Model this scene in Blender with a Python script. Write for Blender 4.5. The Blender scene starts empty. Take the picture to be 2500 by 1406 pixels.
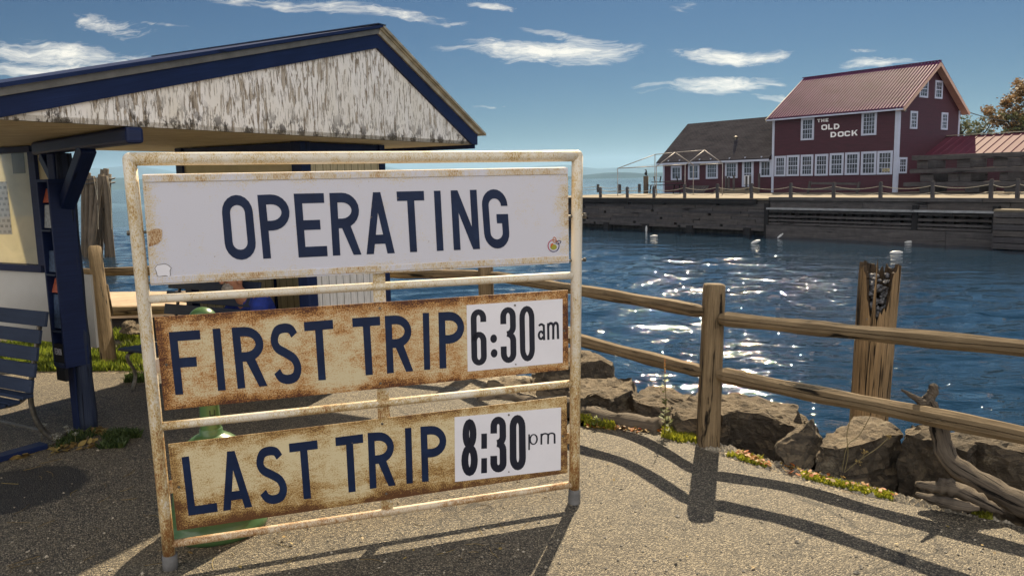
import bpy, bmesh, math, random
from mathutils import Vector, Matrix, noise
R = random.Random(7)
C = bpy.context.scene.collection
PI = math.pi
V = Vector
# ------------------------------------------------------------------ camera
CH = 1.7; FX = 1950.0
th = math.atan(263.0/FX); rl = 0.0225
F = V((0, math.cos(th), -math.sin(th)))
R0 = V((1, 0, 0)); U0 = V((0, math.sin(th), math.cos(th)))
CU = math.sin(rl)*R0 + math.cos(rl)*U0
CR = math.cos(rl)*R0 - math.sin(rl)*U0
CAM = V((0, 0, CH))
def ray(x, y): return F*FX + CR*(x-1250) - CU*(y-703)
def at(x, y, Y):
    "point seen at photo pixel (x, y) lying Y metres ahead"
    d = ray(x, y); return CAM + d*(Y/d.y)
def gz(x, y, z=0.0):
    d = ray(x, y); return CAM + d*((z-CH)/d.z)
def onp(x, y, p0, n, off=0.0):
    d = ray(x, y); return CAM + d*(((p0+n*off-CAM).dot(n))/d.dot(n))
cam = bpy.data.cameras.new('camera'); co = bpy.data.objects.new('camera', cam); C.objects.link(co)
M = Matrix((CR, CU, -F)).transposed().to_4x4(); M.translation = CAM
co.matrix_world = M
cam.sensor_width = 36; cam.lens = 36*FX/2500; cam.clip_start = 0.05; cam.clip_end = 60000
sc = bpy.context.scene; sc.camera = co

# ------------------------------------------------------------------ mesh helpers
class MB:
    def __init__(s): s.v = []; s.f = []; s.uv = []
    def add(s, vs, fs, uvs=None):
        o = len(s.v); s.v += [V(p) for p in vs]
        for i, f in enumerate(fs):
            s.f.append([o+k for k in f])
            s.uv.append(uvs[i] if uvs else None)
    def build(s, name, mat, parent=None, smooth=False, bevel=0, props=None):
        me = bpy.data.meshes.new(name)
        me.from_pydata([tuple(p) for p in s.v], [], s.f)
        if any(u for u in s.uv):
            ul = me.uv_layers.new(name='UVMap'); k = 0
            for f, u in zip(s.f, s.uv):
                for i in range(len(f)):
                    if u: ul.data[k].uv = u[i]
                    k += 1
        mats = mat if isinstance(mat, list) else [mat]
        for m in mats: me.materials.append(m)
        if smooth:
            for p in me.polygons: p.use_smooth = True
        me.update()
        o = bpy.data.objects.new(name, me); C.objects.link(o)
        if bevel:
            b = o.modifiers.new('b', 'BEVEL'); b.width = bevel; b.segments = 2; b.limit_method = 'ANGLE'
        if parent is not None: par(o, parent)
        return o
def par(o, p):
    o.parent = p; o.matrix_parent_inverse = p.matrix_world.inverted() if p.type == 'EMPTY' else p.matrix_world.inverted()
def thing(name, label, cat, loc=(0, 0, 0), group=None):
    o = bpy.data.objects.new(name, None); o.empty_display_size = .1; C.objects.link(o)
    o.matrix_world = Matrix.Translation(V(loc)); o.location = V(loc)
    o['label'] = label; o['category'] = cat
    if group: o['group'] = group
    return o
def tag(o, label, cat, group=None, kind=None):
    o['label'] = label; o['category'] = cat
    if group: o['group'] = group
    if kind: o['kind'] = kind
    return o
def frame(d):
    d = d.normalized(); up = V((0, 0, 1)) if abs(d.z) < .95 else V((1, 0, 0))
    s = d.cross(up).normalized(); u = s.cross(d).normalized()
    return d, s, u
def obox(mb, p0, p1, w, h, up=None, ext=0):
    p0, p1 = V(p0), V(p1); L = (p1-p0).length
    d = (p1-p0).normalized()
    if up is None: d, s, u = frame(d)
    else: s = d.cross(V(up)).normalized(); u = s.cross(d).normalized()
    vs = []
    for p in (p0-d*ext, p1+d*ext):
        for a, b in ((-1, -1), (1, -1), (1, 1), (-1, 1)): vs.append(p+s*a*w/2+u*b*h/2)
    r = R.random()*9
    def q(l0, v0, dv): return [(r, v0+r), (r, v0+dv+r), (r+L, v0+dv+r), (r+L, v0+r)]
    fs = [(0, 1, 5, 4), (1, 2, 6, 5), (2, 3, 7, 6), (3, 0, 4, 7), (3, 2, 1, 0), (4, 5, 6, 7)]
    fs = [(a[::-1]) for a in fs]
    uvs = []
    for i, dv in enumerate((w, h, w, h)):
        v0 = [0, w, w+h, 2*w+h][i]
        uvs.append([(r+L, r+v0), (r+L, r+v0+dv), (r, r+v0+dv), (r, r+v0)])
    uvs += [[(r, r), (r+.02, r), (r+.02, r+h), (r, r+h)]]*2
    mb.add(vs, fs, uvs)
def box(mb, lo, hi):
    x0, y0, z0 = lo; x1, y1, z1 = hi
    obox(mb, ((x0+x1)/2, y0, (z0+z1)/2), ((x0+x1)/2, y1, (z0+z1)/2), x1-x0, z1-z0, up=(0, 0, 1))
def tube(mb, pts, rad, n=10, jit=0.0, cap=True, squash=1.0, prof=None, rot=0.0, closed=False):
    pts = [V(p) for p in pts]; k = len(pts)
    if not hasattr(rad, '__len__'): rad = [rad]*k
    prof = prof or [(math.cos(2*PI*i/n+rot), math.sin(2*PI*i/n+rot)) for i in range(n)]
    n = len(prof); vs = []; L = 0; Ls = []
    d0 = (pts[1]-pts[0]).normalized(); _, s, u = frame(d0)
    for i, p in enumerate(pts):
        if i: L += (p-pts[i-1]).length
        Ls.append(L)
        d = (pts[min(i+1, k-1)]-pts[max(i-1, 0)]).normalized()
        if closed: d = (pts[(i+1) % k]-pts[(i-1) % k]).normalized()
        s = (s-d*s.dot(d)).normalized(); u = s.cross(d).normalized() if s.cross(d).length > 0 else u
        for a, b in prof:
            j = 1+jit*(R.random()-.5)*2
            vs.append(p+(s*a*squash+u*b)*rad[i]*j)
    fs = []; uvs = []; r = R.random()*9; per = 2*PI*max(rad)/n
    m = k if closed else k-1
    for i in range(m):
        i2 = (i+1) % k
        for j in range(n):
            j2 = (j+1) % n
            fs.append((i*n+j, i2*n+j, i2*n+j2, i*n+j2))
            l0 = Ls[i]; l1 = Ls[i2] if i2 else L+.1
            uvs.append([(r+l0, r+per*j), (r+l1, r+per*j), (r+l1, r+per*(j+1)), (r+l0, r+per*(j+1))])
    if cap and not closed:
        fs.append(tuple(range(n))); uvs.append([(r+a*rad[0]*.3, r+b*rad[0]*.3) for a, b in prof])
        fs.append(tuple((k-1)*n+j for j in reversed(range(n)))); uvs.append([(r+a*rad[-1]*.3, r+b*rad[-1]*.3) for a, b in reversed(prof)])
    mb.add(vs, fs, uvs)
def lathe(mb, c, prof, n=32):
    c = V(c); vs = []; fs = []
    for r, z in prof:
        for i in range(n): vs.append(c+V((r*math.cos(2*PI*i/n), r*math.sin(2*PI*i/n), z)))
    for i in range(len(prof)-1):
        for j in range(n):
            fs.append((i*n+j, i*n+(j+1) % n, (i+1)*n+(j+1) % n, (i+1)*n+j))
    mb.add(vs, fs)
def lerp(a, b, t): return a+(b-a)*t
def poly(mb, pts, uv=None): mb.add(pts, [tuple(range(len(pts)))], [uv] if uv else None)
def prism(mb, pts, ext):
    "closed solid: polygon pts swept by ext"
    n = len(pts); vs = [V(p) for p in pts]+[V(p)+V(ext) for p in pts]
    fs = [tuple(range(n)), tuple(reversed(range(n, 2*n)))]
    for i in range(n): fs.append((i, n+i, n+(i+1) % n, (i+1) % n))
    e = V(ext); a0 = V(pts[1])-V(pts[0]); nn = V((0,0,0))
    for i in range(n): nn += V(pts[i]).cross(V(pts[(i+1) % n]))
    if nn.dot(e) > 0: fs = [f[::-1] for f in fs]
    # uv: box-like
    ax = a0.normalized(); up = nn.normalized().cross(ax)
    uvs = []
    for f in fs: uvs.append([((vs[i]).dot(ax), vs[i].dot(up)+vs[i].dot(e.normalized())) for i in f])
    mb.add(vs, fs, uvs)
def cr(pts, m=6):
    "Catmull-Rom resample"
    P = [V(p) for p in pts]; P = [P[0]*2-P[1]]+P+[P[-1]*2-P[-2]]; out = []
    for i in range(1, len(P)-2):
        for k in range(m):
            t = k/m; a, b, c, d = P[i-1:i+3]
            out.append(.5*((2*b)+(c-a)*t+(2*a-5*b+4*c-d)*t*t+(3*b-a-3*c+d)*t**3))
    out.append(P[-2]); return out

# ------------------------------------------------------------------ materials
def newmat(name):
    m = bpy.data.materials.new(name); m.use_nodes = True
    return m, m.node_tree, m.node_tree.nodes['Principled BSDF']
def nd(nt, t, **k):
    n = nt.nodes.new('ShaderNode'+t)
    for a, b in k.items():
        if a.startswith('i_'):
            n.inputs[a[2:].replace('_', ' ')].default_value = b
        else: setattr(n, a, b)
    return n
def ramp(nt, src, stops):
    r = nt.nodes.new('ShaderNodeValToRGB'); e = r.color_ramp.elements
    while len(e) < len(stops): e.new(0.5)
    for x, (p, c) in zip(e, stops):
        x.position = p; x.color = (*c, 1) if hasattr(c, '__len__') else (c, c, c, 1)
    nt.links.new(src, r.inputs[0]); return r.outputs[0]
def coords(nt, kind, scale=(1, 1, 1), rot=(0, 0, 0)):
    t = nt.nodes.new('ShaderNodeTexCoord'); mp = nt.nodes.new('ShaderNodeMapping')
    nt.links.new(t.outputs[kind], mp.inputs[0]); mp.inputs['Scale'].default_value = scale; mp.inputs['Rotation'].default_value = rot
    return mp.outputs[0]
def noi(nt, vec, s, d=4, r=.55, dist=0):
    n = nd(nt, 'TexNoise', i_Scale=s, i_Detail=d, i_Roughness=r, i_Distortion=dist); nt.links.new(vec, n.inputs['Vector']); return n.outputs['Fac']
def mix(nt, f, a, b, mode='MIX'):
    m = nt.nodes.new('ShaderNodeMix'); m.data_type = 'RGBA'; m.blend_type = mode
    for s, x in ((m.inputs[0], f), (m.inputs[6], a), (m.inputs[7], b)):
        if isinstance(x, bpy.types.NodeSocket): nt.links.new(x, s)
        elif hasattr(x, '__len__'): s.default_value = (*x, 1)
        else: s.default_value = x
    return m.outputs[2]
def math_(nt, op, a, b=0.0, clamp=False):
    m = nt.nodes.new('ShaderNodeMath'); m.operation = op; m.use_clamp = clamp
    for s, x in ((m.inputs[0], a), (m.inputs[1], b)):
        if isinstance(x, bpy.types.NodeSocket): nt.links.new(x, s)
        else: s.default_value = x
    return m.outputs[0]
def bump(nt, bs, h, strength=.5, dist=.01, prev=None):
    b = nd(nt, 'Bump', i_Strength=strength, i_Distance=dist); nt.links.new(h, b.inputs['Height'])
    if prev is not None: nt.links.new(prev, b.inputs['Normal'])
    nt.links.new(b.outputs[0], bs.inputs['Normal']); return b.outputs[0]
def plain(name, col, rough=.6, metal=0.0, var=.12, scale=6, bmp=.0, spec=.5):
    m, nt, b = newmat(name); v = coords(nt, 'Object')
    f = noi(nt, v, scale, 6, .65)
    c0 = tuple(max(0, c*(1-var*1.6)) for c in col); c1 = tuple(min(1, c*(1+var)) for c in col)
    nt.links.new(ramp(nt, f, [(.3, c0), (.7, c1)]), b.inputs['Base Color'])
    b.inputs['Roughness'].default_value = rough; b.inputs['Metallic'].default_value = metal
    b.inputs['Specular IOR Level'].default_value = spec
    if bmp: bump(nt, b, noi(nt, v, scale*8, 5, .7), bmp, .004)
    return m
def wood(name, c0, c1, c2, scale=(1.2, 26, 1), crack=.36, rough=.85, coord='UV', bmp=.8, fine=1.0, dist=.006):
    "weathered timber: u runs along the grain"
    m, nt, b = newmat(name); v = coords(nt, coord, scale)
    g = noi(nt, v, 1.6, 8, .65, .6); v2 = coords(nt, coord, (scale[0]*2, scale[1]*5, scale[2]*5 if coord != 'UV' else 1))
    g2 = noi(nt, v2, 1.5*fine, 6, .7, .2)
    big = noi(nt, coords(nt, 'Object'), 3.0, 4, .6)
    col = ramp(nt, g, [(.25, c0), (.5, c1), (.75, c2)])
    col = mix(nt, .55, col, ramp(nt, g2, [(.3, c0), (.65, c2)]))
    col = mix(nt, ramp(nt, big, [(.35, 0.0), (.7, .5)]), col, tuple(x*.55 for x in c1))
    gi = nt.nodes.new('ShaderNodeNewGeometry'); tone = ramp(nt, gi.outputs['Random Per Island'], [(0, (.62, .62, .66)), (.5, (1, .98, .95)), (1, (1.0, .93, .84))])
    col = mix(nt, 1.0, col, tone, 'MULTIPLY')
    kn = nd(nt, 'TexVoronoi', i_Scale=1.0); nt.links.new(coords(nt, coord, (scale[0]*1.6, scale[1]*.45, 1)), kn.inputs['Vector'])
    kk = ramp(nt, kn.outputs['Distance'], [(.05, .85), (.13, 0.0)]); col = mix(nt, kk, col, tuple(x*.3 for x in c0))
    ck = ramp(nt, g, [(crack-.03, 1.0), (crack+.02, 0.0)])
    col = mix(nt, ck, col, tuple(x*.18 for x in c0))
    nt.links.new(col, b.inputs['Base Color']); b.inputs['Roughness'].default_value = rough
    h = math_(nt, 'ADD', math_(nt, 'MULTIPLY', g2, .6), math_(nt, 'MULTIPLY', ck, -1.0))
    bump(nt, b, h, bmp, dist); b.inputs['Specular IOR Level'].default_value = .25
    return m
MT = {}
# fence and drift wood
MT['fence'] = wood('fence_wood', (.05, .036, .022), (.155, .112, .064), (.33, .25, .15), scale=(1.3, 13, 1), crack=.39, bmp=1.0, dist=.01)
MT['gray_wood'] = wood('dock_wood', (.022, .022, .028), (.07, .066, .072), (.16, .148, .145), scale=(.25, 4, 1), crack=.37, bmp=.6, dist=.03)
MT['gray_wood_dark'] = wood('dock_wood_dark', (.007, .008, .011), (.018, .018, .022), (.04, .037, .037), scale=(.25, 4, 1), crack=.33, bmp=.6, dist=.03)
MT['deck'] = wood('deck_wood', (.10, .085, .06), (.18, .15, .11), (.26, .22, .165), scale=(.4, 9, 1), crack=.25, bmp=.3, dist=.02)
MT['pile'] = wood('piling_wood', (.05, .033, .018), (.22, .155, .085), (.48, .345, .20), scale=(.7, 17, 1), crack=.42, bmp=1.0, dist=.02)
MT['drift'] = wood('driftwood', (.035, .03, .026), (.10, .082, .065), (.22, .18, .135), scale=(1.4, 16, 1), crack=.40, bmp=1.0, dist=.01)
MT['navy'] = wood('navy_painted_wood', (.004, .011, .045), (.007, .018, .075), (.015, .033, .115), crack=.25, rough=.5, bmp=.35, dist=.002)
MT['navy_rough'] = wood('worn_navy_post', (.005, .011, .034), (.011, .023, .068), (.06, .075, .11), scale=(.8, 34, 1), crack=.40, rough=.75, bmp=1.0, dist=.007)
MT['slat'] = wood('grey_navy_slats', (.014, .025, .055), (.025, .042, .088), (.045, .065, .12), crack=.22, rough=.55, bmp=.3, dist=.002)
MT['iron'] = plain('worn_steel', (.17, .155, .13), .45, .6, .35, 30, .3)
MT['green'] = plain('green_plastic', (.06, .125, .045), .3, 0, .12, 5)
MT['cream'] = plain('cream_paint', (.5, .44, .27), .55, 0, .15, 3, .2)
MT['white'] = plain('white_paint', (.72, .73, .76), .5, 0, .08, 3)
MT['trimwhite'] = plain('white_window_trim', (.42, .46, .58), .5, 0, .05, 2)
MT['zinc'] = plain('grey_edge_metal', (.17, .165, .15), .45, .3, .2, 8, .1)
MT['alu'] = plain('roof_edge_metal', (.42, .37, .27), .4, .3, .25, 8, .1)
MT['rope'] = plain('rope_fibre', (.42, .37, .28), .9, 0, .2, 9)
MT['buoy'] = plain('white_float_plastic', (.5, .5, .5), .4, 0, .15, 6)
MT['dark'] = plain('dark_recess', (.006, .007, .01), .9, 0, .3, 3)
MT['black'] = plain('black_feathers', (.01, .01, .01), .6)
MT['letter'] = plain('blue_vinyl_letters', (.005, .015, .05), .45, 0, .3, 9, 0, .3)
MT['digit'] = plain('dark_navy_digits', (.003, .006, .02), .45, 0, .1, 9)
def m_letter():
    m, nt, b = newmat('blue_vinyl_letters'); v = coords(nt, 'Object'); f = noi(nt, v, 9, 6, .7); col = ramp(nt, f, [(.3, (.003, .010, .038)), (.6, (.006, .017, .055)), (.8, (.014, .032, .085))])
    ch = math_(nt, 'ADD', math_(nt, 'MULTIPLY', noi(nt, v, 24, 5, .75), .7), math_(nt, 'MULTIPLY', noi(nt, v, 3, 3), .3)); col = mix(nt, ramp(nt, ch, [(.665, 0.0), (.68, .6)]), col, (.22, .17, .11))
    nt.links.new(col, b.inputs['Base Color']); b.inputs['Roughness'].default_value = .5; b.inputs['Specular IOR Level'].default_value = .3; return m
MT['letter'] = m_letter()
MT['card'] = plain('white_vinyl_card', (.74, .73, .78), .35, 0, .04, 4)
MT['bwhite'] = plain('building_lettering', (.8, .8, .82), .6, 0, .05, 2)
MT['skin'] = plain('skin', (.42, .2, .12), .55, 0, .15, 30)
MT['jacket'] = plain('blue_jacket_fabric', (.012, .035, .26), .8, 0, .3, 14, .5)
MT['trouser'] = plain('dark_trousers', (.02, .022, .03), .9, 0, .2, 14)
MT['hair'] = plain('grey_hair', (.35, .31, .27), .8, 0, .3, 60)
MT['shoe'] = plain('brown_shoes', (.05, .03, .02), .6)
MT['paper_red'] = plain('red_leaflets', (.5, .12, .06), .5, 0, .3, 40)
MT['paper_white'] = plain('pale_leaflets', (.42, .45, .47), .5, 0, .3, 40)
MT['paper_blue'] = plain('blue_leaflets', (.06, .1, .18), .5, 0, .4, 40)
MT['conc'] = plain('grey_concrete', (.13, .125, .12), .8, 0, .25, 12, .4)
MT['wire'] = plain('dark_cable', (.02, .02, .02), .6)

def rusty(name, base, rust1, rust2, amount, band=0.0, edge=.1, fine=1.0, coord='UV', sc_=(4.6, 1, 1), zrust=False):
    m, nt, b = newmat(name)
    v = coords(nt, coord, sc_)
    big = noi(nt, v, 2.3, 6, .62, .4); mid = noi(nt, v, 9, 8, .7, .3); fi = noi(nt, v, 70*fine, 3, .7)
    st = noi(nt, coords(nt, coord, (sc_[0]*3, sc_[1]*14, sc_[2]*3)), 2.0, 6, .7, .3)
    f = math_(nt, 'ADD', math_(nt, 'MULTIPLY', big, .55), math_(nt, 'MULTIPLY', mid, .45))
    f = math_(nt, 'ADD', f, math_(nt, 'MULTIPLY', math_(nt, 'SUBTRACT', fi, .5), .95))
    f = math_(nt, 'ADD', f, math_(nt, 'MULTIPLY', math_(nt, 'SUBTRACT', st, .5), .35))
    if coord == 'UV' and (edge or band):
        sx = nt.nodes.new('ShaderNodeSeparateXYZ'); t = nt.nodes.new('ShaderNodeTexCoord'); nt.links.new(t.outputs['UV'], sx.inputs[0])
        ey = math_(nt, 'ABSOLUTE', math_(nt, 'SUBTRACT', sx.outputs[1], .5)); ex = math_(nt, 'ABSOLUTE', math_(nt, 'SUBTRACT', sx.outputs[0], .5))
        e = math_(nt, 'MAXIMUM', ramp(nt, ey, [(.36, 0.0), (.5, 1.0)]), ramp(nt, ex, [(.45, 0.0), (.5, 1.0)]))
        f = math_(nt, 'ADD', f, math_(nt, 'MULTIPLY', e, edge))
        if band:
            bn = ramp(nt, math_(nt, 'ADD', sx.outputs[1], math_(nt, 'MULTIPLY', math_(nt, 'SUBTRACT', big, .5), .25)), [(.0, 1.0), (.2, .55), (.26, .9), (.36, .25), (.45, 0.0)])
            f = math_(nt, 'ADD', f, math_(nt, 'MULTIPLY', bn, band))
    f = math_(nt, 'SUBTRACT', f, ramp(nt, noi(nt, coords(nt, coord, sc_), .9, 3, .5, .5), [(.5, 0.0), (.66, .17)]))
    if zrust:
        sz = nt.nodes.new('ShaderNodeSeparateXYZ'); tz = nt.nodes.new('ShaderNodeTexCoord'); nt.links.new(tz.outputs['Object'], sz.inputs[0])
        f = math_(nt, 'ADD', f, ramp(nt, sz.outputs[2], [(.0, .30), (.35, .20), (.9, .04), (1.0, 0.0)]))
    a = 1-amount
    mid_c = tuple(lerp(x, y, .45) for x, y in zip(base, rust1))
    col = ramp(nt, f, [(a*.55, base), (a*.55+.09, mid_c), (a*.55+.19, rust1), (a*.55+.34, rust2)])
    pit = ramp(nt, noi(nt, v, 26*fine, 2, .6), [(.74, 0.0), (.77, 1.0)])
    col = mix(nt, pit, col, tuple(x*.35 for x in rust2))
    nt.links.new(col, b.inputs['Base Color'])
    b.inputs['Roughness'].default_value = .5
    bump(nt, b, f, .25, .002)
    return m
MT['header'] = rusty('weathered_white_panel', (.56, .56, .63), (.56, .47, .31), (.32, .15, .05), -.08, 0, .26)
MT['first'] = rusty('heavily_rusted_panel', (.60, .51, .32), (.43, .20, .05), (.07, .018, .006), .27, 0, .24)
MT['last'] = rusty('stained_cream_panel', (.64, .54, .33), (.40, .24, .075), (.10, .038, .012), .18, .20, .20)
MT['pipe'] = rusty('rust_stained_white_pipe', (.64, .59, .50), (.50, .37, .17), (.22, .09, .025), .205, 0, 0, 1.0, 'Object', (3, 3, 1.5), True)
MT['piperust'] = rusty('rusted_lower_pipe', (.6, .5, .36), (.38, .22, .09), (.13, .045, .016), .38, 0, 0, 1.0, 'Object', (3, 3, 1.5))

def m_gable():
    m, nt, b = newmat('peeling_white_paint')
    v = coords(nt, 'Object', (13, 13, 2.3)); f = noi(nt, v, 2.6, 9, .66, .5)
    f2 = noi(nt, coords(nt, 'Object', (2.2, 2.2, .9)), 2.0, 4, .6)
    vf = coords(nt, 'Object', (40, 40, 5)); f3 = noi(nt, vf, 2.0, 5, .6, .3)
    s = math_(nt, 'ADD', f, math_(nt, 'MULTIPLY', math_(nt, 'SUBTRACT', f2, .5), .28))
    bare = ramp(nt, s, [(.56, 0.0), (.572, 1.0)])
    crack = ramp(nt, f3, [(.40, 1.0), (.43, 0.0)])
    edge = ramp(nt, s, [(.545, 0.0), (.562, 1.0), (.585, 0.0)])
    wc = ramp(nt, f2, [(.3, (.76, .72, .64)), (.7, (.86, .84, .82))])
    bc = ramp(nt, f3, [(.3, (.30, .25, .19)), (.7, (.56, .50, .42))])
    col = mix(nt, bare, wc, bc)
    col = mix(nt, math_(nt, 'MULTIPLY', edge, .6), col, (.12, .08, .04))
    col = mix(nt, math_(nt, 'MULTIPLY', crack, .55), col, (.16, .11, .06))
    # dark rot near the lower edge
    sx = nt.nodes.new('ShaderNodeSeparateXYZ'); t = nt.nodes.new('ShaderNodeTexCoord'); nt.links.new(t.outputs['Object'], sx.inputs[0])
    low = ramp(nt, math_(nt, 'SUBTRACT', sx.outputs[2], 2.0), [(.05, 1.0), (.26, 0.0)])
    rot = math_(nt, 'MULTIPLY', ramp(nt, noi(nt, coords(nt, 'Object', (3, 3, 2)), 2.5, 6, .7), [(.53, 0.0), (.57, 1.0)]), low)
    col = mix(nt, rot, col, (.02, .012, .008))
    nt.links.new(col, b.inputs['Base Color']); b.inputs['Roughness'].default_value = .8
    bump(nt, b, math_(nt, 'SUBTRACT', math_(nt, 'SUBTRACT', 1.0, bare), crack), .8, .004)
    return m
MT['gable'] = m_gable()
def m_boards(name, c0, c1, axis_scale, lines=12.0, peel=.0):
    "vertical tongue and groove boards; u across"
    m, nt, b = newmat(name)
    t = nt.nodes.new('ShaderNodeTexCoord'); sx = nt.nodes.new('ShaderNodeSeparateXYZ'); nt.links.new(t.outputs['UV'], sx.inputs[0])
    fr = math_(nt, 'FRACT', math_(nt, 'MULTIPLY', sx.outputs[0], lines))
    gr = ramp(nt, fr, [(0, 1.0), (.05, 1.0), (.09, 0.0)])
    f = noi(nt, coords(nt, 'UV', (26, 3, 1)), 1.8, 7, .7, .3)
    col = ramp(nt, f, [(.35, c0), (.6, c1)])
    if peel: col = mix(nt, ramp(nt, f, [(1-peel, 0.0), (1-peel+.03, 1.0)]), col, (.16, .12, .08))
    col = mix(nt, gr, col, tuple(x*.3 for x in c0))
    nt.links.new(col, b.inputs['Base Color']); b.inputs['Roughness'].default_value = .6
    bump(nt, b, math_(nt, 'SUBTRACT', 1.0, gr), .6, .006); return m
MT['boards'] = m_boards('cream_boards', (.42, .36, .22), (.6, .54, .36), 1, 11)
MT['boards_white'] = m_boards('peeling_white_boards', (.5, .49, .45), (.7, .69, .68), 1, 11, .36)
def m_soffit():
    m, nt, b = newmat('soffit_paint')
    v = coords(nt, 'Object', (1, 1, 1), (0, 0, math.radians(-30)))
    f = noi(nt, coords(nt, 'Object', (2, 14, 2), (0, 0, math.radians(30))), 2, 7, .7, .4)
    nt.links.new(ramp(nt, f, [(.3, (.34, .27, .16)), (.6, (.62, .55, .40)), (.8, (.7, .64, .5))]), b.inputs['Base Color'])
    b.inputs['Roughness'].default_value = .7; bump(nt, b, f, .4, .003); return m
MT['soffit'] = m_soffit()
def m_siding():
    m, nt, b = newmat('dark_red_clapboard')
    t = nt.nodes.new('ShaderNodeTexCoord'); sx = nt.nodes.new('ShaderNodeSeparateXYZ'); nt.links.new(t.outputs['Object'], sx.inputs[0])
    fr = math_(nt, 'FRACT', math_(nt, 'MULTIPLY', sx.outputs[2], 7.0))
    gr = ramp(nt, fr, [(0, 0.0), (.14, 1.0), (1.0, .55)])
    f = noi(nt, coords(nt, 'Object', (1, 1, 6)), 1.2, 6, .65)
    col = ramp(nt, f, [(.3, (.036, .0062, .013)), (.7, (.060, .0105, .022))])
    col = mix(nt, math_(nt, 'MULTIPLY', math_(nt, 'SUBTRACT', 1.0, gr), .6), col, (.03, .005, .01))
    nt.links.new(col, b.inputs['Base Color']); b.inputs['Roughness'].default_value = .6
    bump(nt, b, fr, .8, -.03); return m
MT['siding'] = m_siding()
MT['metalroof'] = plain('burgundy_metal_roof', (.12, .036, .09), .6, .0, .15, .6, 0, .07)
MT['metalroof2'] = plain('burgundy_shed_roof', (.10, .028, .045), .7, .0, .12, .6, 0, .1)
MT['fascia_warm'] = plain('pale_rake_board', (.55, .36, .27), .6, 0, .1, 2)
def m_shingle():
    m, nt, b = newmat('asphalt_shingles')
    v = coords(nt, 'UV', (1, 1, 1)); br = nd(nt, 'TexBrick', i_Scale=1.0); nt.links.new(v, br.inputs['Vector'])
    br.inputs['Brick Width'].default_value = .35; br.inputs['Row Height'].default_value = .16; br.inputs['Mortar Size'].default_value = .03
    br.inputs['Color1'].default_value = (.028, .027, .034, 1); br.inputs['Color2'].default_value = (.047, .044, .053, 1); br.inputs['Mortar'].default_value = (.02, .018, .022, 1)
    f = noi(nt, coords(nt, 'UV', (.4, 1, 1)), 1.2, 8, .75, .5)
    col = mix(nt, ramp(nt, f, [(.35, 0.0), (.7, .75)]), br.outputs['Color'], (.075, .068, .075))
    nt.links.new(col, b.inputs['Base Color']); b.inputs['Roughness'].default_value = 1; b.inputs['Specular IOR Level'].default_value = .03
    bump(nt, b, br.outputs['Fac'], .5, -.02); return m
MT['shingle'] = m_shingle()
def m_glass(name='window_glass', col=(.02, .025, .03)):
    m, nt, b = newmat(name)
    f = noi(nt, coords(nt, 'Object', (1, 1, .6)), 2.5, 5, .7)
    nt.links.new(ramp(nt, f, [(.35, tuple(x*.4 for x in col)), (.7, tuple(x*2.6 for x in col))]), b.inputs['Base Color'])
    b.inputs['Roughness'].default_value = .06; b.inputs['Specular IOR Level'].default_value = .8
    bump(nt, b, noi(nt, coords(nt, 'Object'), 1.5, 2, .5), .04, .05); return m
MT['glass'] = m_glass('window_glass', (.035, .04, .048))
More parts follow.
